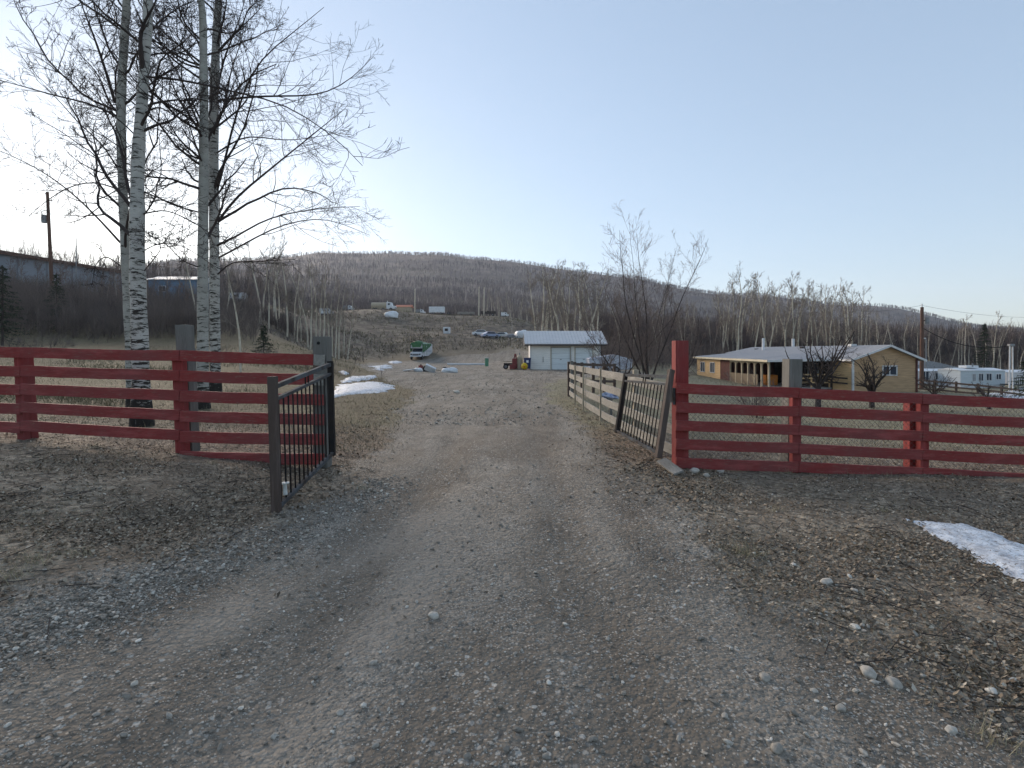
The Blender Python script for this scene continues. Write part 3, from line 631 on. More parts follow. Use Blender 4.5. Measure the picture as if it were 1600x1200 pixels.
wood('brushwood', 1700, (27, 92), (-1.3, -.22), .2, 1.1, 14, .03, seed=12, mat='brush', fan=.6, keep=lambda X, Y, u: (vnoise(X, Y, 6, 63) > .45) & (roadmask(X, Y) < .2))
# ------------------------------------------------------------------ fences and gates
rf = random.Random(11)
def rail(parent, a, b, w=.038, h=.14, mat='red', name='rail', n=8, tilt=0, wob=.0035):
    """one board from a to b, slightly bowed and with uneven ends"""
    a = Vector(a); b = Vector(b); mb = MB(); pts = []
    for i in range(n+1):
        t = i/n; p = a.lerp(b, t); p.z += rf.uniform(-wob, wob)-.006*math.sin(PI*t); p.y += rf.uniform(-wob, wob)*.5; pts.append(p)
    d = (b-a).normalized(); s = d.cross(Vector((0, 0, 1))).normalized(); u = s.cross(d); vs = []; fs = []
    for p in pts:
        hh = h/2*(1+rf.uniform(-.02, .02))
        for e, f in ((-1, -1), (1, -1), (1, 1), (-1, 1)): vs.append(p+s*e*w/2+u*f*hh)
    for i in range(n):
        for k in range(4): fs.append((i*4+k, i*4+(k+1) % 4, i*4+4+(k+1) % 4, i*4+4+k))
    fs += [(0, 3, 2, 1), (n*4, n*4+1, n*4+2, n*4+3)]
    mb.add(vs, fs); return mb.build(name, M[mat], parent, world=True, bevel=.003)
def post(parent, x, y, z0, z1, w, d, mat, name='post', lean=(0, 0), label=None, cut=0):
    mb = MB(); a = Vector((x, y, z0)); b = Vector((x+lean[0], y+lean[1], z1))
    mb.bar(a, b, w, d, up=(0, 1, 0)); 
    o = mb.build(name, M[mat], parent, world=True, bevel=.006)
    if label: o['label'] = label
    return o
YR = 7.3
def rowpost(x, Y): return (x-800)/800*Y
# right red fence with its tall gate post
g = thing('board_fence', (rowpost(1075, YR), YR, gz1(rowpost(1075, YR), YR)), 'five rail red board fence with wire mesh behind it, right of the drive', 'fence', 'red board fences')
top1 = [(1056, 598), (1240, 605), (1437, 614), (1640, 624)]
def top_at(x): return np.interp(x, [p[0] for p in top1], [p[1] for p in top1])
for k in range(5):
    dy = k*29.0
    for (xa, xb) in ((1056, 1247), (1247.6, 1440), (1440.6, 1640), (1640.6, 1830)):
        ya = top_at(xa)+8.5+dy+rf.uniform(-.6, .6); yb = top_at(xb)+8.5+dy+rf.uniform(-1, 1)
        rail(g, px(xa, ya, YR-.06), px(xb, yb, YR-.06), h=.145, tilt=0)
def ztop(y, Y): return CAMH-(y-550)/800*Y
for x, yt, w, mt, lb in ((1241, 606, .10, 'red_v', None), (1440, 616, .10, 'red_v', None), (1640, 626, .1, 'red_v', None)):
    wx = rowpost(x, YR); post(g, wx+.02, YR+.015, gz1(wx, YR)-.2, ztop(yt, YR), .12, .10, mt)
for x, yt, w in ((1232, 561, .19),):
    wx = rowpost(x, YR); post(g, wx+.12, YR+.175, gz1(wx, YR)-.2, ztop(yt, YR+.1), .19, .2, 'grey_v', 'timber_post', label='tall weathered grey timber post', lean=(.03, 0))
for x, yt in ((1433, 616), (1632, 624)):
    wx = rowpost(x, YR); post(g, wx+.02, YR+.16, gz1(wx, YR)-.2, ztop(yt, YR), .10, .13, 'red_v')
# wire mesh: real diamonds of wire
def wire_mesh(parent, x0, x1, y, z0a, z0b, h, pitch=.075):
    P = []; z0 = min(z0a, z0b)-.05
    def line(p, q): P.append([p, (p+q)/2, q])
    L = x1-x0; n = int((L+h)/pitch); zt = max(z0a, z0b)+h
    for s in (1, -1):
        for i in range(n+1):
            c = x0-(h if s > 0 else 0)+i*pitch
            xa, xb = c, c+s*(zt-z0)
            if s < 0: xa += 0
            pa = np.array([xa, y+.004*s, z0]); pb = np.array([xb, y+.004*s, zt])
            d = pb-pa; t0, t1 = 0, 1
            for lim, sg in ((x0, 1), (x1, -1)):
                if abs(d[0]) > 1e-6:
                    t = (lim-pa[0])/d[0]
                    if d[0]*sg > 0: t0 = max(t0, t)
                    else: t1 = min(t1, t)
            if t1-t0 > .02: line(pa+d*t0, pa+d*t1)
    P = np.array(P); V, F = tubes(P, np.full(P.shape[:2], .0022), 4)
    return np_mesh('wire_mesh', V, F, M['wire'], parent)
xa, xb = rowpost(1068, YR), rowpost(1840, YR)
wire_mesh(g, xa, xb, YR+.085, gz1(xa, YR), gz1(xb, YR), 1.02)
# tall red gate post
wx = rowpost(1064, YR)
t = thing('gate_post', (wx, YR, gz1(wx, YR)), 'tall square red gate post at the left end of the right fence', 'gate post')
post(t, wx+.02, YR+.10, gz1(wx, YR)-.3, ztop(532, YR), .185, .19, 'red_v', 'post', lean=(.0, 0))
mb = MB(); mb.box((wx-.105, YR+.05, ztop(618, YR)), (.05, .08, .2)); mb.cyl((wx-.11, YR-.03, ztop(606, YR)), (wx-.11, YR-.03, ztop(632, YR)), .02); mb.build('hinge', M['iron_w'], t, world=True)
# left red fence
YL = 6.75
gl = thing('board_fence', (rowpost(290, YL), YL, gz1(rowpost(290, YL), YL)), 'red board fence before the aspens, five rails then six beside the open gate', 'fence', 'red board fences')
tl = [(-200, 538), (0, 541.5), (278, 547), (505, 556)]
def tla(x): return np.interp(x, [p[0] for p in tl], [p[1] for p in tl])
for k in range(5):
    pitch = 29.2 if True else 0
    for xa_, xb_ in ((-260, 33), (33.5, 281)):
        ya = tla(xa_)+8.5+k*31.0*(1-.0007*(281-xa_)*.3); yb = tla(xb_)+8.5+k*31.0*(1-.0007*(281-xb_)*.3)
        rail(gl, px(xa_, ya-k*.9, YL-.03), px(xb_, yb+0, YL-.03), h=.14)
YC = 6.9
for k in range(6):
    for xa_, xb_ in ((281.6, 506),):
        ya = 547+8.5+k*31.6; yb = 554+8.5+k*31.0
        if k in (0, 1):     # the paint stops short of the corner post
            xm = 490
            rail(gl, px(xa_, ya, YL-.03), px(xm, ya+(yb-ya)*.93, YL+.02), h=.145)
            o = rail(gl, px(xm+.4, ya+(yb-ya)*.93, YL+.02), px(xb_+1, yb, YL+.03), h=.143, mat='grey_h', name='rail', n=2); o['label'] = 'unpainted rail end at the corner post'
        else: rail(gl, px(xa_, ya, YL-.03), px(xb_, yb, YL+.03), h=.145)
for x, yt in ((283, 549), (33, 543)):
    wx = rowpost(x, YL); post(gl, wx, YL+.05, gz1(wx, YL)-.2, ztop(yt, YL), .14 if x > 100 else .09, .10, 'red_v', lean=(-.06, 0))
wx = rowpost(274, YL); post(gl, wx+.06, YL+.25, gz1(wx, YL)-.2, ztop(508, YL+.25), .15, .18, 'grey_v', 'timber_post', label='tall dark weathered timber post behind the rails', lean=(-.10, 0))
wx = rowpost(32, YL); post(gl, wx, YL+.17, gz1(wx, YL)-.2, ztop(546, YL), .10, .11, 'red_v', lean=(-.09, 0))
wx = rowpost(503, 6.9); post(gl, wx, 6.93, gz1(wx, YL)-.2, ztop(526, 6.93), .19, .20, 'grey_v', 'timber_post', label='grey corner timber post with a dark knot hole', lean=(-.005, 0))
mb = MB(); mb.cyl((wx-.02, 6.825, ztop(536, 6.83)), (wx-.02, 6.835, ztop(536, 6.83)), .022, n=10); mb.build('knot_hole', M['iron'], gl, world=True)
# left gate leaf: iron frame with round bars
def gate(name, a0, a1, b0, b1, label, nbars, post_w, tilt_label=None, mt_frame='iron_w', latch=None):
    """a0/a1 bottom and top of the hinge (iron) end, b0/b1 of the timber end"""
    a0, a1, b0, b1 = map(Vector, (a0, a1, b0, b1)); r = thing(name, a0, label, 'gate', 'black iron gate leaves')
    up = (b1-b0).normalized()
    mb = MB(); mb.bar(a0, a1, .06, .06, up=(b0-a0)); mb.build('hinge_post', M['iron'], r, world=True, bevel=.004)
    d = (b1-b0)*.045
    mb = MB(); mb.bar(b0-up*.03, b1+up*.06, post_w, .07, up=(a0-b0)); o = mb.build('timber_upright', M['brown_v'], r, world=True, bevel=.004)
    def at(s, t): return a0.lerp(b0, s).lerp(a1.lerp(b1, s), t)
    for t, h, nm in ((.965, .045, 'top_rail'), (.865, .032, 'middle_rail'), (.03, .04, 'bottom_rail')):
        mb = MB(); mb.bar(at(.015, t), at(.985, t), .045, h); mb.build(nm, M['iron_w'], r, world=True, bevel=.003)
    for i in range(nbars):
        s = (i+1)/(nbars+1); mb = MB(); mb.cyl(at(s, .035), at(s, .86), .009, n=8); mb.build('bar', M['iron'], r, world=True, smooth=True)
    for s in (.45, .5):
        mb = MB(); mb.cyl(at(s, .87), at(s, .955), .009, n=8); mb.build('bar', M['iron'], r, world=True, smooth=True)
    mb = MB(); mb.cyl(at(.96, .87), at(.96, .955), .012, n=8); mb.build('bar', M['iron'], r, world=True, smooth=True)
    if latch:
        mb = MB(); c = at(.87, .16); mb.cyl(c, c-up*.11, .016, .02, n=10); mb.cyl(c+up*.012, c, .04, .04, n=12); mb.build('latch_cup', M['white_old'], r, world=True)
    return r
M['white_old'] = simple('old_white', (.6, .62, .6), (.4, .42, .4), 10, rough=.5)
gate('gate_leaf', px(520, 712, 6.35), px(516, 564, 6.35), px(432, 801, 4.9), px(426, 598, 4.9), 'black iron gate leaf standing open against the left red fence', 13, .075, latch=True)
gate('gate_leaf', px(963.5, 676, 8.3), px(978, 583, 8.62), px(1029, 712, 7.0), px(1048, 584, 7.25), 'iron gate leaf leaning unhinged against the grey board fence', 13, .08)
# grey board fence running away from the tall red post
gb = thing('grey_board_fence', (2.3, 7.4, gz1(2.3, 7.4)), 'unpainted grey four board fence running back beside the drive', 'fence')
pts = [(1054, 7.55, 601, 712), (961, 10.45, 581, 664), (940, 11.75, 577.5, 652), (915, 13.9, 573.5, 636), (903, 15.6, 571.5, 627), (890, 18.2, 569.5, 617)]
for i in range(len(pts)-1):
    xa_, Ya, ta, ba = pts[i]; xb_, Yb, tb, bb = pts[i+1]
    for k in range(4):
        f = (k+.5)/4*.0
        def yy(t, b, Y): hpx = .155/Y*800; return t+hpx/2+k*((b-t-hpx)/3)
        rail(gb, px(xa_, yy(ta, ba, Ya), Ya), px(xb_, yy(tb, bb, Yb), Yb), w=.03, h=.155, mat='grey_h', name='board', n=4, wob=.005)
for (x, Y, yt, mt) in ((940.5, 11.8, 575, 'pale_v'), (913, 13.95, 572, 'pale_v'), (900, 15.8, 570, 'pale_v')):
    wx = rowpost(x, Y); post(gb, wx-.035, Y-.04, gz1(wx, Y)-.1, ztop(yt, Y), .05, .04, mt)
for (x, Y, yt) in ((988, 9.6, 578), (1054, 7.75, 596), (890, 18.4, 564)):
    wx = rowpost(x, Y); post(gb, wx+.09, Y+.1, gz1(wx, Y)-.1, ztop(yt, Y), .10, .10, 'pale_v' if x == 988 else 'grey_v')
# fallen plank and bag
a = px(1033, 712, 7.3); b = px(1050, 722, 6.95); t = thing('plank', (a.x, a.y, gz1(a.x, a.y)), 'short pale plank lying at the foot of the tall red gate post', 'plank')
mb = MB(); mb.bar((a.x, a.y, gz1(a.x, a.y)+.10), (b.x+.06, b.y-.1, gz1(b.x, b.y)+.03), .15, .03, roll=.3); mb.build('board', M['grey_h'], t, world=True, bevel=.003)
M['bag'] = simple('bluish_plastic', (.42, .46, .55), (.2, .24, .38), 9, rough=.4)
c = px(951, 619, 12.6); r = thing('plastic_bag', (c.x, c.y, gz1(c.x, c.y)), 'bluish white bundled sheet caught behind the grey board fence', 'bag')
rng = np.random.default_rng(5)
def lump(name, c, s, mat, parent, seed=0, sub=3, amp=.18, freq=2.2, flat=None):
    bm = bmesh.new(); bmesh.ops.create_icosphere(bm, subdivisions=sub, radius=1); rr = random.Random(seed); ph = [rr.uniform(0, 6) for _ in range(9)]
    for v in bm.verts:
        p = v.co.copy(); k = 1+amp*(math.sin(p.x*freq*2+ph[0])*math.cos(p.y*freq*1.7+ph[1])+.6*math.sin(p.z*freq*3+ph[2]+p.x*3)+.5*math.sin(p.y*freq*4+ph[3]))
        v.co = Vector((p.x*s[0], p.y*s[1], p.z*s[2]))*k
        if flat is not None: v.co.z = max(v.co.z, flat*s[2])
    me = bpy.data.meshes.new(name); bm.to_mesh(me); bm.free()
    for p in me.polygons: p.use_smooth = True
    me.materials.append(M[mat]); o = bpy.data.objects.new(name, me); COL.objects.link(o); o.location = Vector(c)-offs(parent) if parent else Vector(c)
    if parent: o.parent = parent
    return o
lump('sheet', (c.x, c.y, c.z), (.21, .16, .085), 'bag', r, 3, 4, .2)
post(r, c.x+.05, c.y+.0, gz1(c.x, c.y)-.05, c.z-.03, .07, .07, 'grey_v', 'stump')
# low dark rail fence beyond, turning right before the garage
gd = thing('rail_fence', (2.2, 20, gz1(2.2, 20)), 'low dark rail fence in front of the right side of the garage', 'fence')
xs = [889, 898, 909, 927, 944, 960]
for i, x in enumerate(xs):
    Y = 19+i*.5; wx = rowpost(x, Y); post(gd, wx, Y, gz1(wx, Y)-.1, ztop(565+i*.6, Y), .11, .11, 'brown_v')
for k in range(3):
    rail(gd, px(889, 568.5+k*13, 18.9), px(962, 571+k*12.5, 21.4), w=.04, h=.10, mat='brown_v', name='rail')
# rail fence before the mobile homes
gm = thing('rail_fence', (*px(1520, 600, 48)[:2], gz1(*px(1520, 600, 48)[:2])), 'dark three rail fence between the lawn and the mobile homes', 'fence')
xs = [1432, 1461, 1494, 1528, 1565, 1606]
ys = [592, 594, 597, 600, 604, 609]
for i, x in enumerate(xs):
    Y = 46-i*1.5; wx = rowpost(x, Y); post(gm, wx, Y, gz1(wx, Y)-.1, ztop(ys[i]-1, Y), .13, .13, 'brown_v')
    if i:
        for k in range(3): rail(gm, px(xs[i-1], ys[i-1]+2+k*6.5, 46-(i-1)*1.5-.08), px(x, ys[i]+2+k*6.5, Y-.08), w=.05, h=.14, mat='brown_v', name='rail', n=2)
# ------------------------------------------------------------------ buildings
def siding(name, c, pitch=.2, axis=2, bump_s=.6, var=.85):
    m, nt, b = newmat(name); L = nt.links; v = coords(nt); s = N(nt, 'ShaderNodeSeparateXYZ'); L.new(v, s.inputs[0])
    q = N(nt, 'ShaderNodeMath'); q.operation = 'MULTIPLY'; q.inputs[1].default_value = 1/pitch; L.new(s.outputs[axis], q.inputs[0])
    f = N(nt, 'ShaderNodeMath'); f.operation = 'FRACT'; L.new(q.outputs[0], f.inputs[0])
    n = noise(nt, coords(nt, (.8, .8, 9)), 1.3, 5); col = ramp(nt, n, .3, .7, tuple(x*var for x in c), c)
    col = mixc(nt, ramp(nt, f.outputs[0], .0, .10), tuple(x*.45 for x in c), col); L.new(col, b.inputs['Base Color']); b.inputs['Roughness'].default_value = .6
    bump(nt, b, f.outputs[0], bump_s, .02); return m
M['cream_siding'] = siding('cream_siding', (.85, .82, .76), .19)
M['pine'] = siding('pine_log_siding', (.70, .48, .26), .17, var=.72)
M['pine_old'] = siding('weathered_pine_siding', (.54, .36, .21), .17, var=.62)
M['white_metal'] = siding('white_metal_siding', (.62, .60, .60), .22)
M['blue_metal'] = siding('pale_blue_siding', (.56, .61, .64), .22)
M['shed_metal'] = siding('grey_blue_wall', (.24, .26, .285), 1.1, 0, .3)
M['roof_grey'] = siding('ribbed_grey_roof', (.62, .61, .61), .3, 0, .8, .88)
M['shingle'] = simple('grey_shingles', (.30, .305, .32), (.22, .225, .24), 4, (1, 5, 1), .8, .4, .02)
M['trim'] = simple('white_trim', (.62, .62, .62), (.5, .5, .5), 3, rough=.6, bmp=0)
M['trim_y'] = simple('cream_trim', (.62, .55, .40), (.5, .42, .3), 3, rough=.6, bmp=0)
M['door_w'] = siding('white_door_panels', (.74, .78, .78), .5)
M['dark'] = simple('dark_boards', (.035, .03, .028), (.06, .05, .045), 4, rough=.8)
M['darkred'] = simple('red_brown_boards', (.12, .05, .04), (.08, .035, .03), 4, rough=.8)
M['lattice'] = siding('brown_vertical_boards', (.19, .145, .095), .14, 0)
M['orange'] = simple('orange_plastic', (.55, .20, .03), (.45, .15, .02), 3, rough=.5)
M['glass'] = simple('dark_glass', (.03, .04, .055), (.05, .06, .08), 2, rough=.08, bmp=0)
M['concrete'] = simple('foundation', (.38, .38, .37), (.28, .28, .27), 3, rough=.9)
M['tan'] = simple('tan_paint', (.42, .36, .26), (.36, .3, .22), 2, rough=.6)
M['green'] = simple('green_tarp', (.035, .12, .045), (.055, .16, .07), 2.5, rough=.45, bmp=.3, bd=.03)
M['white'] = simple('white_paint', (.70, .71, .72), (.58, .59, .6), 2, rough=.45, bmp=0)
M['black'] = simple('black_rubber', (.02, .02, .02), (.03, .03, .03), 5, rough=.8, bmp=0)
M['chrome'] = simple('grille_metal', (.2, .2, .21), (.12, .12, .13), 6, rough=.3, bmp=0)
M['redmetal'] = simple('faded_red_metal', (.20, .05, .045), (.15, .04, .04), 3, rough=.6)
M['yellow'] = simple('yellow_plastic', (.62, .42, .03), (.5, .33, .02), 4, rough=.5)
M['navy'] = simple('navy_plastic', (.025, .04, .10), (.035, .05, .12), 3, rough=.5)
M['steel'] = simple('dull_steel', (.25, .26, .27), (.18, .18, .18), 3, rough=.5)
M['pole'] = simple('creosoted_wood', (.13, .075, .055), (.09, .055, .042), 2, (6, 6, 1), .9)
M['orange_roof'] = simple('orange_roof', (.48, .17, .09), (.4, .13, .07), 2, rough=.6)
def win(parent, c, w, h, nrm, split=1, frame='trim', glass='glass', fw=.06, depth=.06):
    """window on a wall: c centre, nrm 'x+','x-','y-' outward direction (local axes)"""
    ax = nrm[0]; sg = 1 if nrm[1] == '+' else -1
    def B(mb, du, dz, su, sz, dep, off):
        if ax == 'y': mb.box((c[0]+du, c[1]+sg*off, c[2]+dz), (su, dep, sz))
        else: mb.box((c[0]+sg*off, c[1]+du, c[2]+dz), (dep, su, sz))
    mb = MB(); B(mb, 0, 0, w, h, .02, .012); pane = None
    f = MB(); B(f, 0, h/2, w+fw, fw, depth, .03); B(f, 0, -h/2, w+fw, fw, depth, .031); B(f, -w/2, 0, fw, h-fw, depth, .029); B(f, w/2, 0, fw, h-fw, depth, .0305)
    for k in range(1, split+1 if split > 1 else 1): pass
    for k in range(1, split): B(f, -w/2+w*k/split, 0, fw*.8, h-fw, depth*.8, .029)
    fr = f.build('window', M[frame], parent); mb.build('pane', M[glass], fr); return fr
# garage
YG = 47.0; gx0 = (829-800)/800*YG; zg = gz1(5, YG)
G = thing('garage', (gx0, YG, zg), 'small cream two door garage with a ribbed grey metal roof', 'garage')
Wg, Dg, Hg = 6.35, 5.5, 2.35
mb = MB()
# front wall pieces round the two door openings (local: x right, y back)
d1 = (1.85, 3.70); d2 = (4.05, 5.75); dh = 2.05
for x0, x1, z0, z1 in ((0, d1[0], -.3, Hg), (d1[0], d1[1], dh, Hg), (d1[1], d2[0], -.3, Hg), (d2[0], d2[1], dh, Hg), (d2[1], Wg, -.3, Hg)):
    mb.box(((x0+x1)/2, .06, (z0+z1)/2), (x1-x0, .12, z1-z0))
mb.box((.06, Dg/2+.06, Hg/2-.15), (.12, Dg-.12, Hg+.3)); mb.box((Wg-.06, Dg/2+.06, Hg/2-.15), (.12, Dg-.12, Hg+.3)); mb.box((Wg/2, Dg-.0, Hg/2-.15), (Wg-.24, .12, Hg+.3))
for x in (.06, Wg-.06): mb.prism([(.12, Hg), (Dg-.06, Hg), (Dg/2, Hg+1.2)], 'x', x-.055, x+.055)
mb.build('wall', M['cream_siding'], G)
for x0, x1 in (d1, d2):
    o = MB().box(((x0+x1)/2, .10, dh/2-.15), (x1-x0-.02, .05, dh+.26)).build('garage_door', M['door_w'], G)
    MB().box(((x0+x1)/2, .045, .95), (.14, .04, .04)).build('handle', M['iron'], o)
    f = MB(); f.box((x0+.03, -.02, dh/2), (.07, .04, dh)); f.box((x1-.03, -.02, dh/2), (.07, .04, dh)); f.box(((x0+x1)/2, -.021, dh+.04), (x1-x0+.06, .045, .08)); f.build('door_frame', M['tan'], G)
r = MB(); sl = 1.25
for sgn, ya, yb in ((1, -.55, Dg/2), (-1, Dg+.5, Dg/2)):
    r.add([(-.55, ya, Hg-.02), (Wg+.6, ya, Hg-.02), (Wg+.6, yb, Hg+sl), (-.55, yb, Hg+sl), (-.55, ya, Hg+.05), (Wg+.6, ya, Hg+.05), (Wg+.6, yb, Hg+sl+.07), (-.55, yb, Hg+sl+.07)], [(0, 1, 2, 3), (4, 7, 6, 5), (0, 4, 5, 1), (1, 5, 6, 2), (3, 2, 6, 7), (0, 3, 7, 4)])
for k in range(25):
    x = -.55+k*.3125*1.0*(Wg+1.15)/7.5; r.bar((x, -.56, Hg+.065), (x, Dg/2, Hg+sl+.085), .035, .03)
rfo = r.build('roof', M['roof_grey'], G)
MB().box((Wg/2+.02, -.52, Hg-.09), (Wg+1.15, .05, .13)).build('fascia', M['dark'], G)
for x, nm in ((.0, 'corner_trim'), (Wg, 'corner_trim')): MB().box((x, -.01, Hg/2), (.12, .14, Hg)).build(nm, M['trim'], G)
MB().cyl((3.72, -.07, 0), (3.72, -.07, Hg-.1), .035, n=8).build('downpipe', M['trim'], G)
MB().box((1.15, -.02, .95), (.03, .04, .5)).build('handle', M['iron'], G)
# log house with verandah
H_ = thing('log_house', (29.3, 40, -1.4), 'long low pine sided house with grey roof and dark verandah behind the right fence', 'house', rz=math.radians(4.2))
e = 2.5; xl, xr = -2.85, 2.45; xe = -8.35; L_ = 19.2; Le = 15.6; rz_ = 3.5; y1 = 2.2; ze = 2.3
mb = MB()
mb.box(((xl+xr)/2, .08, e/2-.2), (xr-xl, .16, e+.4)); mb.prism([(xl, e), (xr, e), (0, rz_-.05)], 'y', 0.001, .159)
mb.build('gable_wall', M['pine_old'], H_)
mb = MB(); mb.box((xl+.08, 1.18, e/2-.2), (.16, 2.04, e+.4)); mb.build('side_wall', M['pine'], H_)
mb = MB(); mb.box((xr-.08, L_/2+.1, e/2-.2), (.16, L_-.2, e+.4)); mb.box(((xl+xr)/2, L_+.08, e/2-.2), (xr-xl, .16, e+.4)); mb.build('rear_wall', M['pine'], H_)
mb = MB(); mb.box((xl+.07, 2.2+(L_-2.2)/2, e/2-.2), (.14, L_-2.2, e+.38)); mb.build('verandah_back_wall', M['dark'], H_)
# left extension: pine end section far back, verandah with posts
ys = 10.4
mb = MB(); mb.box((xe+.1, ys+(Le-ys)/2, ze/2-.2), (.16, Le-ys, ze+.4)); mb.box(((xe+xl)/2, Le-.08, ze/2-.1), (xl-xe-.2, .15, ze+.1)); mb.build('side_wall', M['pine'], H_)
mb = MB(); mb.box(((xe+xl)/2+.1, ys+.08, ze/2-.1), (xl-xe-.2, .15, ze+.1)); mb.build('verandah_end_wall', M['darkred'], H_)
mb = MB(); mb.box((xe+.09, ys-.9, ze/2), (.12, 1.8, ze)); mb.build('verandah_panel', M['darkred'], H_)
win(H_, (xe+.02, ys+1.6, 1.45), .9, 1.0, 'x-', 2); win(H_, (xe+.02, ys+3.8, 1.45), .9, 1.0, 'x-', 2)
mb = MB(); mb.box((xe+.1, ys+(Le-ys)/2, -.0), (.2, Le-ys, .45)); mb.build('foundation', M['concrete'], H_)
n = 7
for k in range(n):
    y = y1+.1+k*(ys-y1-1.9)/(n-1); MB().box((xe+.12, y, ze/2), (.14, .14, ze)).build('verandah_post', M['tan'], H_, bevel=.01)
    if k: 
        q = y-(ys-y1-1.9)/(n-1)/2; a_ = MB(); s_ = (ys-y1-1.9)/(n-1)
        a_.prism([(q-s_/2+.08, ze-.05), (q+s_/2-.08, ze-.05), (q+s_/2-.08, ze-.5), (q+s_*.28, ze-.28), (q, ze-.2), (q-s_*.28, ze-.28), (q-s_/2+.08, ze-.5)], 'x', xe+.10, xe+.13); a_.build('arched_valance', M['tan'], H_)
mb = MB(); mb.box((xe+.1, y1+1.7+(ys-y1-3.6)/2, .62), (.06, ys-y1-3.6, .95)); mb.build('verandah_skirt', M['lattice'], H_)
mb = MB(); mb.box(((xe+xl)/2, (y1+ys)/2, .02), (xl-xe-.1, ys-y1-.1, .12)); mb.build('verandah_floor', M['concrete'], H_)
for z in (.5, .85, 1.15):
    MB().box(((xe+2.2+xl)/2, y1+.05, z), (xl-xe-2.4, .05, .11)).build('handrail', M['pine'], H_)
for x in (xe+2.3, (xe+xl)/2+1, xl-.2): MB().box((x, y1+.11, .6), (.1, .08, 1.2)).build('rail_post', M['pine'], H_)
for z in (.55, .95):
    MB().box((xl-.42, 1.05, z), (.06, 2.1, .12)).build('handrail', M['dark'], H_)
MB().box((xe+2.0, y1+3.2, .55), (1.1, .8, .9)).build('orange_cabinet', M['orange'], H_, bevel=.05)
win(H_, (xl-.01, 4.6, 1.35), 1.3, 1.3, 'x-', 2); win(H_, (xl-.01, 8.2, 1.35), 1.3, 1.3, 'x-', 2)
# roof: right plane, left plane to the main eave, flatter plane over the extension
def slab(mb, q, t=.09):
    vs = list(q)+[(x, y, z-t) for x, y, z in q]; mb.add(vs, [(0, 1, 2, 3), (7, 6, 5, 4), (0, 4, 5, 1), (1, 5, 6, 2), (2, 6, 7, 3), (3, 7, 4, 0)])
R_ = MB(); o_ = .35
slab(R_, [(0, -o_, rz_+.06), (0, L_+.3, rz_+.06), (xr+.5, L_+.3, e-.12), (xr+.5, -o_, e-.12)])
zb_ = e+.42
slab(R_, [(0, -o_, rz_+.06), (xl-.35, -o_, e-.07), (xl-.35, 1.3, e-.07), (0, 1.3, rz_+.06)]); slab(R_, [(0, 1.3, rz_+.06), (xl-.35, 1.3, e-.07), (xl-.35, 5, zb_), (0, 5, rz_+.06)]); slab(R_, [(0, 5, rz_+.06), (xl-.35, 5, zb_), (xl-.35, L_+.3, zb_), (0, L_+.3, rz_+.06)])
slab(R_, [(xl-.352, 1.3, e-.07), (xe-.4, 1.6, ze+.05), (xe-.4, 5, ze+.08), (xl-.352, 5, zb_)]); slab(R_, [(xl-.352, 5, zb_), (xe-.4, 5, ze+.08), (xe-.4, Le+.4, ze+.2), (xl-.352, Le+2.2, zb_)])
roof = R_.build('roof', M['shingle'], H_)
for x, y, z in ((-1.2, 16.4, rz_-.45), (-.9, 9, rz_-.3)):
    MB().box((x, y, z+.22), (.35, .3, .2)).build('roof_vent', M['dark'], roof)
MB().box((-.5, 1.9+1.2, rz_+.06), (.5, .5, .22)).build('roof_vent', M['trim'], roof)
MB().cyl((-1.75, 14.2, rz_-.7), (-1.75, 14.2, rz_+.95), .13, n=12).build('chimney', M['white'], roof)
MB().cyl((.25, 12.2, rz_-.1), (.25, 12.2, rz_+.85), .14, n=12).build('chimney', M['white'], roof)
T_ = MB(); T_.bar((xl-.36, -o_-.03, e-.14), (0.02, -o_-.03, rz_-.01), .04, .16, up=(0, 0, 1)); T_.bar((0.0, -o_-.031, rz_-.01), (xr+.52, -o_-.031, e-.19), .04, .16); T_.build('barge_board', M['trim'], H_)
MB().bar((xl-.38, -o_, e-.14), (xl-.38, 1.4, e-.14), .05, .15).build('fascia', M['trim'], H_)
MB().bar((xl-.40, 1.33, e-.13), (xe-.42, 1.58, ze-.02), .05, .17).build('fascia', M['trim'], H_)
MB().bar((xe-.43, 1.6, ze-.02), (xe-.43, Le+.4, ze+.13), .05, .17).build('fascia', M['trim_y'], H_)
MB().bar((xe+.1, y1, ze-.13), (xe+.1, Le, ze-.13), .12, .14).build('beam', M['trim_y'], H_)
MB().box((xl+.02, -.03, e/2-.1), (.14, .1, e+.1)).build('corner_trim', M['trim'], H_)
MB().box((xr-.02, -.03, e/2-.1), (.12, .1, e+.1)).build('corner_trim', M['darkred'], H_)
win(H_, (.2, -.0, 1.55), 1.15, .72, 'y-', 2, fw=.09)
MB().box((xl+.1, 1.0-.03, -.22), (.3, 2.0, .36)).build('foundation', M['concrete'], H_)
# mobile homes
def mobile(x0, x1, Y, ytop, ybot, mat, label, rot=0, wins=(), roofm='white', dep=3.6):
    a = px(x0, ybot, Y); wid = (x1-x0)/800*Y; z = gz1(a.x+wid/2, Y); h = ztop(ytop, Y)-z
    r = thing('mobile_home', (a.x, Y, z), label, 'mobile home', 'mobile homes beyond the lawn', rot)
    MB().box((wid/2, dep/2, h/2+.1), (wid, dep, h-.5)).build('body', M[mat], r, bevel=.05)
    MB().box((wid/2, dep/2, .1-.1), (wid-.1, dep-.1, .8)).build('skirting', M['tan'] if mat == 'white_metal' else M['trim'], r)
    q = MB(); q.prism([(-.12, h-.16), (dep+.12, h-.16), (dep*.5, h+.14)], 'x', -.12, wid+.12); q.build('roof', M[roofm], r)
    for (wx_, wy, ww, wh) in wins:
        win(r, ((wx_-x0)/800*Y, 0, ztop(wy, Y)-z), ww, wh, 'y-', 2, fw=.08)
    return r, wid, h
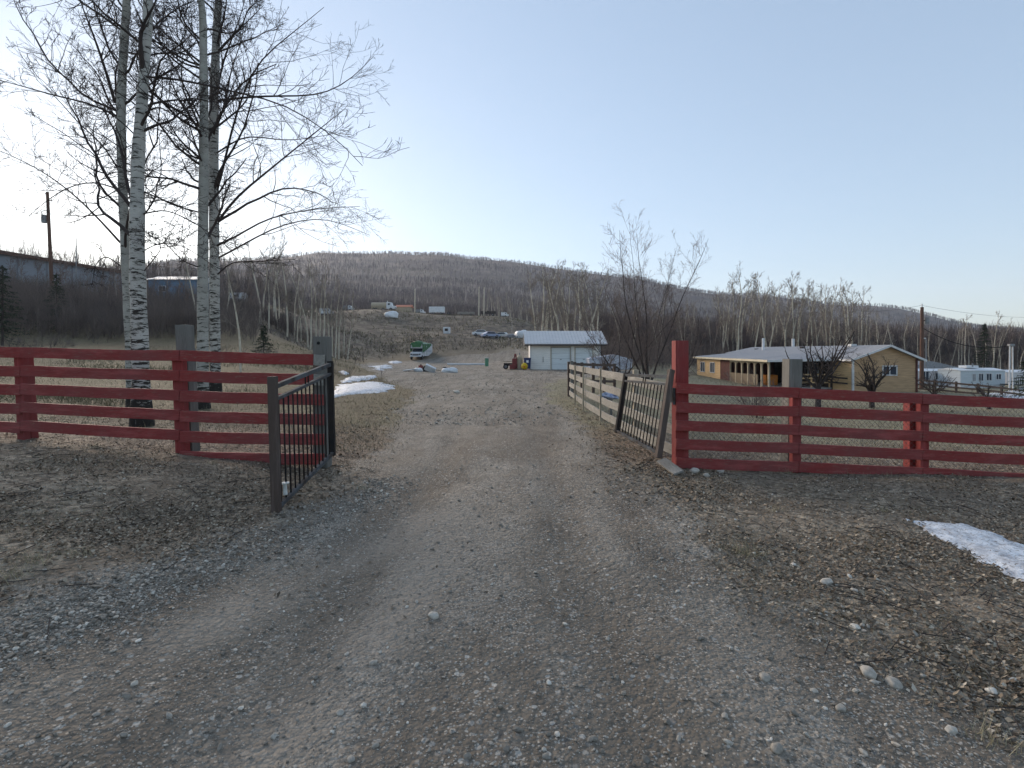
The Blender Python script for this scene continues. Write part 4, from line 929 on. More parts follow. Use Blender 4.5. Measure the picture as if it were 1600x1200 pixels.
r, wid, h = mobile(1428, 1500, 70, 578, 606, 'white_metal', 'pinkish white mobile home nearest the right corner of the log house', 0, [(1469, 588, 1.3, .9), (1479, 588, 1.3, .9), (1490, 585, .8, .5), (1446, 587, .9, 1.2)])
r, wid, h = mobile(1501, 1571, 66, 577, 602.5, 'blue_metal', 'pale blue mobile home with four small windows', 0, [(1522, 590, .35, .95), (1532.5, 589.5, .6, .95), (1545, 589, .7, .9), (1560, 588.5, .65, .7)])
MB().box((wid*.42, 1.6, h+.3), (1.6, 1.2, .32)).build('roof_box', M['white'], r); MB().cyl((wid*.42, 1.0, h+.3), (wid*.42, 1.0, h+.75), .09).build('roof_pipe', M['steel'], r)
p_ = MB(); p_.box((wid-.2, -1.0, .5), (1.4, 1.6, .1))
for i in range(6): p_.box((wid-.9+i*.27, -1.78, .95), (.05, .05, .8))
p_.box((wid-.2, -1.8, 1.38), (1.5, .07, .07)); p_.build('stair_landing', M['iron_w'], r)
mobile(1574, 1660, 70, 580, 603, 'white_metal', 'white mobile home cut off by the right edge, behind the twin white pole')
b_ = px(1460, 580, 84); t = thing('house', (b_.x-3.4, 84, gz1(b_.x, 84)), 'low dark roofed house just behind the pinkish mobile home', 'house')
zz = ztop(575, 84)-gz1(b_.x, 84); MB().box((3.5, 2, zz/2), (7, 4, zz)).build('wall', M['dark'], t); q = MB(); q.prism([(-.6, zz), (7.6, zz), (2.8, zz+1.1), (1.6, zz+1.1)], 'y', -.4, 4.4); q.build('roof', M['shingle'], t)
# long metal building on the upper left slope
ae = Vector((-60.0, 55, 0)); be = Vector((-62.5, 84, 0)); 
def zp(y, Y): return CAMH-(y-550)/800*Y
A0 = px(-90, 378, 58); A1 = px(200, 426, 96); zb = 9
t = thing('metal_building', (A0.x, A0.y, 8), 'long pale metal building with a brown roof edge on the upper left slope', 'building')
d = (A1-A0); d.z = 0; nrm = Vector((-d.y, d.x, 0)).normalized()
if nrm.x > 0: nrm = -nrm
mb = MB(); lo = 7.0
vs = [Vector((A0.x, A0.y, lo)), Vector((A1.x, A1.y, lo)), A1, A0]; vs2 = [v+nrm*12 for v in vs]
mb.add(vs+vs2, [(0, 1, 2, 3), (7, 6, 5, 4), (0, 3, 7, 4), (1, 5, 6, 2), (0, 4, 5, 1), (3, 2, 6, 7)]); mb.build('wall', M['shed_metal'], t, world=True)
q = MB(); q.add([A0-nrm*.4+Vector((0, 0, .05)), A1-nrm*.4+Vector((0, 0, .05)), A1+nrm*6+Vector((0, 0, 1.0)), A0+nrm*6+Vector((0, 0, 1.0)), A1+nrm*12.4, A0+nrm*12.4], [(0, 1, 2, 3), (3, 2, 4, 5)]); q.build('roof', M['shingle'], t, world=True)
q = MB(); q.bar(A0-nrm*.42-Vector((0, 0, .12)), A1-nrm*.42-Vector((0, 0, .12)), .08, .5); q.build('roof_edge', M['pole'], t, world=True)
# blue building glimpsed between the aspens
M['bluewall'] = siding('blue_wall', (.14, .22, .32), .3)
a = px(232, 462, 92); zz = gz1(a.x, 92); t = thing('shed', (a.x, 92, zz), 'blue walled building with a pale roof glimpsed between the big aspens', 'building')
wd_ = 72/800*92; hh = ztop(437, 92)-zz; MB().box((wd_/2, 3, hh/2-.3), (wd_, 6, hh+.6)).build('wall', M['bluewall'], t)
q = MB(); q.prism([(-.5, hh), (6.5, hh), (3, hh+1)], 'x', -.4, wd_+.4); q.build('roof', M['roof_grey'], t)
win(t, (wd_*.3, 0, hh*.5), 1.2, 1.0, 'y-', 2)
a = px(357, 476, 108); zz = gz1(a.x, 108); t = thing('shed', (a.x, 108, zz), 'small white trailer glimpsed just right of the paired pale aspens', 'trailer')
MB().box((1.6, 1, 1.1), (3.2, 2, 1.7)).build('body', M['white'], t, bevel=.1); MB().box((1.6, 1, 2.0), (3.3, 2.1, .12)).build('roof', M['trim'], t)
for x in (.8, 2.4): MB().cyl((x, -.05, .3), (x, .2, .3), .32, n=14).build('wheel', M['black'], t)
win(t, (1.6, 0, 1.35), .9, .5, 'y-')
# ------------------------------------------------------------------ poles, wires, masts
def curve_pts(a, b, sag, n=14): return [Vector(a).lerp(Vector(b), i/n)-Vector((0, 0, sag*4*(i/n)*(1-i/n))) for i in range(n+1)]
def wire(a, b, sag, label, r=.012):
    P = np.array([[list(p) for p in curve_pts(a, b, sag)]]); t = np_mesh('power_line', *tubes(P, np.full(P.shape[:2], r), 4), M['black']); return tag(t, label, 'wire', 'overhead wires')
YP = 55; a = px(1440, 560, YP); z0 = gz1(a.x, YP)
t = thing('utility_pole', (a.x, YP, z0), 'tall brown utility pole with a pale transformer, behind the right corner of the log house', 'utility pole')
ztp = ztop(480, YP); P = MB(); P.cyl((0, 0, -.3), (0.05, 0, ztp-z0), .20, .15, 12); P.build('pole', M['pole'], t)
MB().cyl((.52, -.05, ztop(506, YP)-z0), (.52, -.05, ztop(496, YP)-z0), .24, n=14).build('transformer', M['steel'], t); MB().box((.25, -.05, ztop(501, YP)-z0), (.3, .08, .1)).build('bracket', M['iron'], t)
MB().cyl((.05, 0, ztp-z0), (.05, 0, ztp-z0+.35), .04, .06, 8).build('insulator', M['trim'], t)
p1 = px(1580, 540, 50); t = thing('twin_pole', (p1.x, 50, gz1(p1.x, 50)), 'twin pale metal poles under one cap box, right of the pale blue mobile home', 'pole'); zz = p1.z-gz1(p1.x, 50)
for dx in (-.13, .13): MB().cyl((dx*1.4, 0, -.2), (dx, 0, zz), .07, .06, 10).build('pole', M['trim'], t)
MB().box((0, 0, zz+.05), (.5, .3, .22)).build('cap_box', M['steel'], t, bevel=.03)
wire((a.x+.1, YP-.1, ztop(513, YP)), (p1.x, 50, p1.z), .9, 'black service cable sagging from the brown utility pole to the twin pale poles', .035)
wire((a.x, YP, ztp+.2), (a.x+60, YP+35, ztp+3), 1.5, 'upper thin wire running right from the top of the brown utility pole')
wire((a.x, YP, ztp+.2), (px(1290, 470, 130)), 1.5, 'thin wire running left from the top of the brown utility pole')
s = px(1447, 575, 78); t = thing('street_lamp', (s.x, 78, gz1(s.x, 78)), 'thin street lamp just right of the brown utility pole', 'street lamp'); hz = ztop(530, 78)-gz1(s.x, 78)
MB().cyl((0, 0, 0), (0, 0, hz), .09, .07, 8).build('pole', M['steel'], t); MB().cyl((0, 0, hz-.05), (-.35, 0, hz+.12), .04, n=6).build('arm', M['steel'], t); MB().box((-.45, 0, hz+.13), (.7, .3, .14)).build('lamp_head', M['trim'], t, bevel=.04)
YP2 = 56; a2 = px(83, 470, YP2); zz = gz1(a2.x, YP2); b2 = px(74, 300, YP2)
t = thing('utility_pole', (a2.x, YP2, zz), 'leaning utility pole with a small transformer, left of the big aspens', 'utility pole')
P = MB(); P.cyl((0, 0, -.3), (b2.x-a2.x, 0, b2.z-zz), .2, .14, 12); P.build('pole', M['pole'], t)
c2 = px(70, 342, YP2); MB().cyl((c2.x-a2.x, -.1, c2.z-zz-.45), (c2.x-a2.x, -.1, c2.z-zz+.4), .25, n=12).build('transformer', M['steel'], t)
c2 = px(76, 316, YP2); MB().bar((c2.x-a2.x-.2, -.15, c2.z-zz-.0), (c2.x-a2.x+.5, -.15, c2.z-zz+.2), .07, .07).build('crossarm', M['pole'], t)
s = px(119, 445, 75); t = thing('lamp_pole', (s.x, 75, gz1(s.x, 75)), 'thin bare pole between the leaning utility pole and the big aspens', 'pole'); MB().cyl((0, 0, 0), (0, 0, ztop(372, 75)-gz1(s.x, 75)), .08, .05, 8).build('shaft', M['steel'], t)
wire(px(76, 318, YP2), px(300, 404, 140), 1.2, 'thin wire dropping right from the leaning utility pole')
wire(px(76, 330, YP2), px(-120, 420, 40), .8, 'thin wire running left from the leaning utility pole')
for x, yt in ((514, 378), (520, 374)):
    a = px(x, 405, 1150); t = thing('radio_mast', (a.x, 1150, gz1(a.x, 1150)), 'thin radio mast on the ridge, the %s of the two' % ('shorter' if x == 514 else 'taller'), 'mast', 'radio masts on the ridge')
    zt_ = ztop(yt, 1150)-gz1(a.x, 1150); MB().cyl((0, 0, 0), (0, 0, zt_), .75, .45, 6).build('shaft', M['steel'], t); MB().box((0, 0, zt_*.8), (2.2, 2.2, .5)).build('antenna', M['steel'], t)
# ------------------------------------------------------------------ vehicles and junk
def wheel(parent, x, y, z, r, w, ax='y'):
    q = MB(); a = (x, y-w/2, z) if ax == 'y' else (x-w/2, y, z); b = (x, y+w/2, z) if ax == 'y' else (x+w/2, y, z); q.cyl(a, b, r, n=18); o = q.build('wheel', M['black'], parent, bevel=.02)
    d = Vector(b)-Vector(a); MB().cyl(Vector(a)-d*.04, Vector(b)+d*.04, r*.55, n=12).build('rim', M['chrome'], o); return o
# motorhome under a green tarp; local: x across, -y the front
a = px(652, 562, 88); t = thing('motorhome', (a.x, 88, gz1(a.x, 88)), 'white motorhome half covered by a green tarp, parked at the foot of the bank', 'motorhome', rz=math.radians(-5))
wv, Lv = 2.15, 6.4
b = MB(); b.prism([(.9, .55), (Lv, .55), (Lv, 2.75), (.2, 2.75), (-.35, 2.55), (-.4, 1.95), (.9, 1.8)], 'x', -wv/2, wv/2); b.build('body', M['white'], t, bevel=.06)
b = MB(); b.prism([(-1.1, .5), (.95, .5), (.95, 1.85), (.55, 1.9), (-.1, 1.32), (-1.05, 1.15)], 'x', -.95, .95); cab = b.build('cab', M['white'], t, bevel=.06)
b = MB(); b.add([(-.85, -.10, 1.33), (.85, -.10, 1.33), (.8, .5, 1.9), (-.8, .5, 1.9)], [(0, 1, 2, 3)]); b.box((0, -.03, 1.42), (1.6, .02, .02)); b.build('windscreen', M['glass'], cab)
b = MB(); b.box((0, -1.12, .85), (1.0, .06, .28)); b.build('grille', M['chrome'], cab); b = MB(); b.box((0, -1.17, .55), (1.95, .12, .16)); b.build('bumper', M['trim'], cab)
for x in (-.72, .72): MB().box((x, -1.13, .9), (.28, .05, .2)).build('headlight', M['glass'], cab)
for x in (-.9, .9):
    wheel(t, x, -.35, .36, .36, .24, 'x'); wheel(t, x*1.08, 4.6, .36, .36, .3, 'x')
b = MB(); b.box((wv/2+.012, 3.2, 1.45), (.02, 6.0*.8, .07)); b.build('stripe', M['navy'], t); b = MB(); b.box((wv/2+.015, 2.2, 1.5), (.03, .65, 1.7)); b.build('door', M['trim'], t)
# tarp: draped sheet, longer at the front, slanting off to the rear
bm = bmesh.new(); rows_ = []; nu, nv = 26, 18
for i in range(nu+1):
    y = -.45+(Lv-.7)*i/nu; row = []
    drop_r = 1.55-1.25*(i/nu)**1.3; drop_l = 1.4
    prof = [(-wv/2-.04, 2.8-drop_l), (-wv/2-.05, 2.3), (-wv/2-.03, 2.79), (-.5, 2.95), (0, 3.02), (.5, 2.95), (wv/2+.03, 2.79), (wv/2+.05, 2.8-drop_r*.5), (wv/2+.07, 2.8-drop_r)]
    s_ = np.linspace(0, 8, nv+1)
    for q in s_:
        k = min(int(q), 7); f = q-k; X_ = prof[k][0]*(1-f)+prof[k+1][0]*f; Z_ = prof[k][1]*(1-f)+prof[k+1][1]*f
        row.append(bm.verts.new((X_+.03*math.sin(y*5+Z_*3), y, Z_+.03*math.sin(X_*4+y*3))))
    rows_.append(row)
front = []
for q in range(nv+1):
    v = rows_[0][q].co; front.append(bm.verts.new((v.x*.98, v.y-.12, max(v.z-.85, 1.45) if abs(v.x) < .95 else v.z-.05)))
for i in range(nu):
    for q in range(nv): bm.faces.new((rows_[i][q], rows_[i][q+1], rows_[i+1][q+1], rows_[i+1][q]))
for q in range(nv): bm.faces.new((front[q], front[q+1], rows_[0][q+1], rows_[0][q]))
me = bpy.data.meshes.new('tarp'); bm.to_mesh(me); bm.free(); me.materials.append(M['green']); o = bpy.data.objects.new('tarp', me); COL.objects.link(o); o.parent = t
sm = o.modifiers.new('thick', 'SOLIDIFY'); sm.thickness = .02
lump('tarp_hump', (a.x-.1, 88+1.2, gz1(a.x, 88)+2.95), (.75, 1.2, .28), 'green', t, 4, 3, .1)
# generic small vehicles for the distance; local: x length
def truck(loc, rz, label, body, cab, L=9.5, kind='tank', h=2.9, sc=1.0, cat='truck', name='parked_truck'):
    t = thing(name, loc, label, cat, 'vehicles and trailers on the plateau', rz)
    if kind == 'tank': b = MB(); b.cyl((0, 0, 1.75), (L*.68, 0, 1.75), 1.0, n=18); b.box((L*.34, 0, .85), (L*.68, 1.9, .3)); b.build('tank', M[body], t)
    elif kind == 'box': MB().box((L*.35, 0, 1.75), (L*.7, 2.4, 2.1)).build('box_body', M[body], t, bevel=.06)
    elif kind == 'flat': b = MB(); b.box((L*.5, 0, .95), (L, 2.3, .3)); [b.box((L*(k+.5)/7, 0, 1.3+.12*(k % 2)), (L/7.3, 1.9, .7-.15*(k % 3))) for k in range(7)]; b.build('flat_bed', M[body], t)
    if kind != 'flat' and cab:
        c = MB(); x = L*.7; c.prism([(x, .6), (x+2.9, .6), (x+2.9, 1.5), (x+1.8, 1.65), (x+1.5, 2.7), (x, 2.8)], 'y', -1.1, 1.1); cb = c.build('cab', M[cab], t, bevel=.05)
        MB().box((x+.8, 0, 2.1), (.7, 2.24, .6)).build('cab_window', M['glass'], cb); MB().box((x+2.95, 0, .9), (.08, 2.0, .4)).build('bumper', M['chrome'], cb)
        for dx in (.1,): MB().cyl((x-.1, .8, 2.4), (x-.1, .8, 3.4), .1, n=8).build('exhaust_stack', M['white'], cb)
    for x in ([L*.12, L*.22, L*.55, L*.9] if kind != 'flat' else [L*.2, L*.8]):
        for y in (-1, 1): wheel(t, x, y, .48, .48, .3)
    t.scale = (sc, sc, sc); return t
def on(x, Y): wx = (x-800)/800*Y; return (wx, Y, gz1(wx, Y))
def topz(x, Y, py, h): a = px(x, py, Y); g_ = gz1(a.x, Y); return (a.x, Y, max(g_, a.z-h) if a.z-h > g_-2 else g_)
truck(on(581, 168), 0, 'tan tank truck with a white cab, leftmost truck on the plateau edge', 'tan', 'white', 7.2, 'tank')
t = thing('cabin', on(619, 176), 'low cabin with an orange roof behind the tan tank truck', 'cabin')
MB().box((2.3, 2, 1.0), (5.0, 4, 2.4)).build('wall', M['tan'], t); q = MB(); q.prism([(-.3, 2.1), (4.3, 2.1), (2, 3.0)], 'x', -.4, 5.3); q.build('roof', M['orange_roof'], t)
truck(on(650, 170), 0, 'small pale green pickup beside the orange roofed cabin', 'steel', 'white', 4.0, 'box', sc=.55, cat='pickup')
truck(on(671, 166), 0, 'white box trailer standing alone on the plateau edge', 'white', None, 7.8, 'box', sc=.9, cat='trailer', name='box_trailer')
truck(on(715, 168), 0, 'flat trailer loaded with grey boards on the plateau edge', 'grey_h', None, 6.5, 'flat', sc=.85, cat='trailer', name='flat_trailer')
truck(on(751, 166), 0, 'dark loaded trailer right of the tall bare pole on the plateau', 'dark', None, 5.2, 'flat', sc=.95, cat='trailer', name='flat_trailer')
truck(on(783, 165), 0, 'small white car at the right end of the plateau edge', 'white', 'white', 3.0, 'box', sc=.5, cat='car', name='parked_car')
truck(on(500, 128), .2, 'pale car parked high on the left slope among thin aspens', 'white', 'white', 3.6, 'box', sc=.6, cat='car', name='parked_car')
truck(on(536, 160), .1, 'pale pickup on the plateau left of the tank truck', 'steel', 'white', 4.5, 'box', sc=.55, cat='pickup')
for x, Y, yt, lb in ((648, 165, 451, 'bare grey pole standing behind the white box trailer'), (748, 165, 448, 'cut off bare tree trunk between the two flat trailers'), (756, 165, 449, 'tall pale bare pole beside the dark loaded trailer')):
    l = on(x, Y); t = thing('bare_pole', l, lb, 'pole', 'bare poles on the plateau'); MB().cyl((0, 0, -.5), (.1, 0, ztop(yt, Y)-l[2]), .22, .16, 8).build('shaft', M['bark_far'], t)
def car(loc, rz, label, body, sc=1.0, cat='car', group='old cars on the bank', upper=None):
    t = thing('parked_car', loc, label, cat, group, rz)
    b = MB(); b.prism([(-2.2, .35), (2.2, .35), (2.2, .85), (1.3, .98), (.75, 1.45), (-1.0, 1.48), (-1.7, 1.0), (-2.2, .95)], 'y', -.85, .85); bo = b.build('body', M[body], t, bevel=.06)
    w_ = MB(); w_.prism([(1.12, 1.0), (.7, 1.38), (-.95, 1.4), (-1.5, 1.02)], 'y', -.87, .87); w_.build('window_band', M['glass'], bo)
    for x in (-1.35, 1.4):
        for y in (-.8, .8): wheel(t, x, y, .33, .33, .2)
    t.scale = (sc,)*3; return t
car(on(752, 116), .1, 'white old car on the dirt terrace above the yard', 'white', .95, upper=1)
car(on(766, 112), .5, 'pale blue car nosed against the white old car on the terrace', 'bag', .9)
car(on(786, 115), -.4, 'pale green car on the terrace right of the blue one', 'white_old', .8)
# small light dome (tent like camper shell) and boxes
def junk(name, x, Y, s, mat, label, cat, kindm='lump', seed=1, group=None, rz=0, z=0):
    l = on(x, Y); t = thing(name, l, label, cat, group, rz)
    if kindm == 'lump': lump('cover', (l[0], l[1], l[2]+s[2]*.35), s, mat, t, seed, 3, .14, 1.7, flat=-.5)
    else: MB().box((0, 0, s[2]/2-.05), s).build('shell', M[mat], t, bevel=.05); MB().box((0, -s[1]/2-.02, s[2]*.55), (s[0]*.5, .05, s[2]*.4)).build('opening', M['dark'], t)
    return t
junk('camper_shell', 815, 112, (1.5, 1.2, 1.3), 'white', 'white rounded camper shell at the left end of the garage roof line', 'camper shell', 'lump', 2)
junk('fuel_tank', 612, 140, (1.7, 1.2, 1.3), 'white', 'white tank lying on the bank below the tan tank truck', 'tank', 'lump', 3)
junk('canopy', 698, 118, (1.5, 1.5, 1.5), 'white', 'small white truck canopy half way up the bank above the motorhome', 'canopy', 'box', 4)
junk('snow_heap', 770, 113, (1.3, .8, .4), 'white', 'low white sheet on the terrace left of the camper shell', 'sheet', 'lump', 6)
junk('scrap_pile', 800, 113, (2.2, .9, .6), 'steel', 'low grey scrap pile left of the camper shell', 'scrap pile', 'lump', 7)
junk('board_stack', 518, 56, (.9, .5, .25), 'pale_v', 'two pale boards on the grass slope beside the corner post', 'boards', 'box', 7)
# yard things before the garage
t = thing('wheeled_bin', on(824, 46.4), 'navy wheeled bin with a white label, at the left corner of the garage', 'bin'); MB().prism([(-.26, .08), (.26, .08), (.31, 1.0), (-.31, 1.0)], 'y', -.33, .33).build('body', M['navy'], t, bevel=.03)
MB().box((0, 0, 1.04), (.66, .72, .08)).build('lid', M['navy'], t, bevel=.02); MB().box((0, -.335, .75), (.2, .02, .22)).build('label_plate', M['white'], t); [wheel(t, x, .25, .1, .1, .06, 'x') for x in (-.25, .25)]
t = thing('yellow_drum', on(819.5, 46), 'round yellow float beside the navy bin', 'float'); l = on(819.5, 46); lump('shell', (l[0], l[1], l[2]+.32), (.30, .30, .32), 'yellow', t, 1, 3, .02); MB().cyl((-.02, -.30, .3), (-.02, -.26, .3), .1, n=10).build('hub', M['orange'], t)
t = thing('red_cart', on(804, 47), 'upright red hand truck and frame left of the yellow float', 'cart'); b = MB(); b.cyl((-.25, 0, .1), (.05, 0, 1.45), .06, n=8); b.cyl((.25, 0, .1), (.1, 0, 1.45), .06, n=8); b.box((0, -.05, .55), (.45, .35, .9)); b.box((-.2, -.15, .25), (.5, .5, .4)); b.build('frame', M['redmetal'], t, bevel=.02); [wheel(t, x, .1, .18, .18, .1, 'x') for x in (-.35, .35)]
t = thing('grey_drum', on(812, 47.2), 'grey upright tank between the red cart and the yellow float', 'tank'); MB().cyl((0, 0, 0), (0, 0, 1.1), .33, n=16).cyl((0, 0, 1.1), (0, 0, 1.35), .33, .1, n=16).build('body', M['tan'], t, bevel=.02); MB().cyl((0, 0, 1.3), (0, 0, 1.5), .07, n=10).build('valve', M['steel'], t)
t = thing('garden_tractor', on(797, 48), 'low dark yard cart with pale rails, leftmost beside the garage', 'cart'); MB().box((0, 0, .45), (1.2, .8, .25)).build('bed', M['dark'], t, bevel=.03); MB().box((0, -.3, .72), (1.3, .05, .08)).build('side_rail', M['pale_v'], t); [wheel(t, x, -.35, .25, .25, .12) for x in (-.4, .4)]
t = thing('green_post_box', on(760.5, 60), 'small green upright drum on the far side of the yard', 'drum'); MB().cyl((0, 0, 0), (0, 0, .95), .22, n=14).build('body', simple('green_metal', (.12, .26, .17), (.08, .2, .13), 4), t, bevel=.02); MB().cyl((0, 0, .95), (0, 0, 1.02), .24, n=14).build('lid', M['white_old'], t)
t = thing('white_pipe', on(735, 73), 'long white pipe lying across the back of the yard', 'pipe'); MB().cyl((-3.2, 0, .15), (2.2, 0, .15), .12, n=10).build('tube', M['white'], t); MB().cyl((-3.3, 0, .15), (-3.2, 0, .15), .16, n=10).build('collar', M['trim'], t)
# rubbish heap on the drive
Yh = 42.5
def at_(x, y, Y=Yh): a = px(x, y, Y); return a
def slab_thing(name, x0, y0, x1, y1, w, th, mat, label, cat, Y=Yh, dy=0, group='dumped things in the middle of the yard', roll=0):
    a = px(x0, y0, Y); b = px(x1, y1, Y+dy); ga = gz1(a.x, a.y); a.z = max(a.z, ga+.06); b.z = max(b.z, gz1(b.x, b.y)+.06); m = (a+b)/2; t = thing(name, (m.x, m.y, gz1(m.x, m.y)), label, cat, group)
    MB().bar(a, b, w, th, roll=roll).build('panel', M[mat], t, world=True, bevel=.03); MB().bar(a.lerp(b, .08)+Vector((0, 0, -th*.6)), a.lerp(b, .92)+Vector((0, 0, -th*.6)), w*.9, .04, roll=roll).build('backing', M['steel'], t, world=True); return t
slab_thing('mattress', 664.5, 572.5, 680, 580, .6, .18, 'white', 'white mattress propped up at a slant on the rubbish in the yard', 'mattress', Y=41.2, roll=-.9)
slab_thing('panel', 632, 580, 649, 576.5, 1.3, .06, 'white', 'flat white panel lying left of the slanting mattress', 'panel', Y=41.5)
slab_thing('panel', 682, 578.6, 698, 577, .6, .05, 'pale_v', 'long pale board between the mattress and the cushions', 'board', Y=42)
for x, s, lb in ((655, (.3, .25, .2), 'crumpled white sack left of the slanting mattress'), (698, (.42, .35, .25), 'white cushion, middle of the row right of the mattress'), (707, (.42, .35, .27), 'pale grey cushion at the right end of the rubbish'), (651.5, (.25, .25, .2), 'small white sack nearest the flat panel')):
    l = on(x, Yh-1); t = thing('cushion' if x > 690 else 'sack', l, lb, 'cushion' if x > 690 else 'sack', 'dumped things in the middle of the yard'); lump('cover', (l[0], l[1], l[2]+s[2]*.5), s, 'white', t, int(x), 3, .1)
l = on(657.5, Yh+.5); t = thing('red_can', l, 'dark red can standing behind the white sacks', 'can', 'dumped things in the middle of the yard'); MB().cyl((0, 0, 0), (0, 0, .5), .2, n=12).build('body', M['redmetal'], t); MB().cyl((0, 0, .5), (0, 0, .58), .08, n=8).build('spout', M['dark'], t)
l = on(667, Yh+.2); t = thing('tyre', l, 'old black tyre under the slanting mattress', 'tyre', 'dumped things in the middle of the yard'); wheel(t, 0, 0, .2, .34, .24)
l = on(695, Yh-.6); t = thing('tyre', l, 'small dark tyre beside the white cushion', 'tyre', 'dumped things in the middle of the yard'); wheel(t, 0, 0, .16, .28, .2)
# white plank leaning at the far corner of the log house and white thing behind the willow
t = thing('plank', on(1080, 53), 'pale plank leaning beside the left end of the log house', 'plank'); MB().bar((-.7, 0, 1.25), (.6, 0, 0), .12, .1).build('board', M['pale_v'], t)
t = thing('tarped_trailer', on(951, 43), 'bluish white tarped trailer between the garage and the willow', 'trailer'); l = on(951, 43); b = MB(); b.prism([(-1.7, .3), (1.7, .3), (1.8, 1.15), (.3, 1.55), (-1.8, 1.25)], 'y', -1, 1); b.build('tarp', simple('pale_tarp', (.50, .52, .56), (.34, .36, .42), 3), t, bevel=.08); [wheel(t, x, -.95, .3, .3, .2) for x in (-.5, .4)]
# ------------------------------------------------------------------ snow, stones, leaves, grass
m, nt, b = newmat('old_snow'); v = coords(nt); n1 = noise(nt, v, 9, 6, .7); n2 = noise(nt, v, 45, 4, .7)
c_ = ramp(nt, n1, .35, .6, (.34, .35, .38), (.72, .75, .79)); c_ = mixc(nt, ramp(nt, n2, .56, .62), c_, (.16, .13, .10))
nt.links.new(c_, b.inputs['Base Color']); b.inputs['Roughness'].default_value = .55; bump(nt, b, n1, .8, .04); M['snow'] = m
def inside(X, Y, poly):
    r = np.zeros(X.shape, bool); n = len(poly)
    for i in range(n):
        (xa, ya), (xb, yb) = poly[i], poly[(i+1) % n]
        c = ((ya > Y) != (yb > Y)) & (X < (xb-xa)*(Y-ya)/(yb-ya+1e-12)+xa); r ^= c
    return r
def dist_poly(X, Y, poly):
    d = np.full(X.shape, 1e9); n = len(poly)
    for i in range(n):
        a = np.array(poly[i]); b_ = np.array(poly[(i+1) % n]); e_ = b_-a; t = np.clip(((X-a[0])*e_[0]+(Y-a[1])*e_[1])/(e_@e_+1e-9), 0, 1)
        d = np.minimum(d, np.hypot(X-a[0]-t*e_[0], Y-a[1]-t*e_[1]))
    return d
def ground_hit(x, y):       # where the line through this spot of the photograph meets the ground
    lo, hi = 1.2, 160.; Ys = np.exp(np.linspace(math.log(lo), math.log(hi), 700)); X = (x-800)/800*Ys; Z = CAMH-(y-550)/800*Ys
    below = Z < gz(X, Ys); i = int(np.argmax(below)) if below.any() else len(Ys)-1
    return float(X[i]), float(Ys[i])
def snow(pp, label, th=.07, group='old snow patches', res=70):
    poly = [ground_hit(x, y) for x, y in pp]; P = np.array(poly); x0, y0 = P.min(0); x1, y1 = P.max(0); m_ = .1*max(x1-x0, y1-y0)
    nx_ = res; ny_ = res; xs = np.linspace(x0-m_, x1+m_, nx_); ys_ = np.linspace(y0-m_, y1+m_, ny_); X, Y = np.meshgrid(xs, ys_)
    sz = min(x1-x0, y1-y0); d = dist_poly(X, Y, poly)*np.where(inside(X, Y, poly), 1, -1)+sz*.28*fbm(X, Y, sz*.35, 3, 4)
    d = d+sz*.10*fbm(X, Y, sz*.07, 5, 3); h = np.where(d > 0, th*np.clip(d/(sz*.22), 0, 1)**.75, -.05)+.35*th*fbm(X, Y, sz*.12, 8, 4)*(d > 0)
    Z = gz(X, Y)+h-.004; I = np.arange(nx_*ny_).reshape(ny_, nx_)
    F = np.stack([I[:-1, :-1], I[:-1, 1:], I[1:, 1:], I[1:, :-1]], -1).reshape(-1, 4); dd = (d > -sz*.04); ok = dd[:-1, :-1] & dd[:-1, 1:] & dd[1:, 1:] & dd[1:, :-1]; F = F[ok.ravel()]
    cx_, cy_ = P.mean(0); V = np.stack([X, Y, Z], -1).reshape(-1, 3); used = np.unique(F); mp_ = np.zeros(len(V), int); mp_[used] = np.arange(len(used))
    cz = gz1(cx_, cy_); o = np_mesh('snow_patch', V[used]-np.array([cx_, cy_, cz]), mp_[F], M['snow'], None, True); o.location = (cx_, cy_, cz)
    return tag(o, label, 'snow patch', group)
snow([(1416, 813), (1500, 820), (1560, 838), (1605, 858), (1680, 890), (1690, 960), (1610, 915), (1555, 886), (1505, 862), (1450, 836)], 'icy white snow patch on the dirt at the right edge, below the red fence', .05)
snow([(516, 607), (540, 600), (575, 597), (598, 598), (616, 603), (611, 613), (580, 616), (548, 617), (516, 624)], 'largest snow patch left of the drive, just beyond the iron gate', .08)
snow([(532, 596), (548, 589), (586, 587), (588, 591), (560, 596), (534, 599)], 'narrow snow strip just beyond the largest snow patch', .08)
snow([(583, 573.5), (598, 570), (609, 570.5), (608, 576), (596, 579), (585, 578)], 'small mounded snow patch on the left edge of the yard', .2)
snow([(607, 565.5), (620, 564), (630, 566), (618, 568), (609, 567.5)], 'thin snow streak left of the motorhome', .15)
snow([(530, 581), (538, 581), (547, 584.5), (540, 586), (532, 584)], 'tiny snow patch at the foot of the grass slope', .1)
snow([(1552, 612), (1575, 606), (1625, 604), (1640, 616), (1600, 622), (1565, 619)], 'white snow patch by the rail fence at the right edge', .2)
snow([(1440, 600), (1470, 600), (1512, 603), (1515, 606), (1470, 606), (1440, 603)], 'long snow strip in front of the pinkish mobile home', .15)
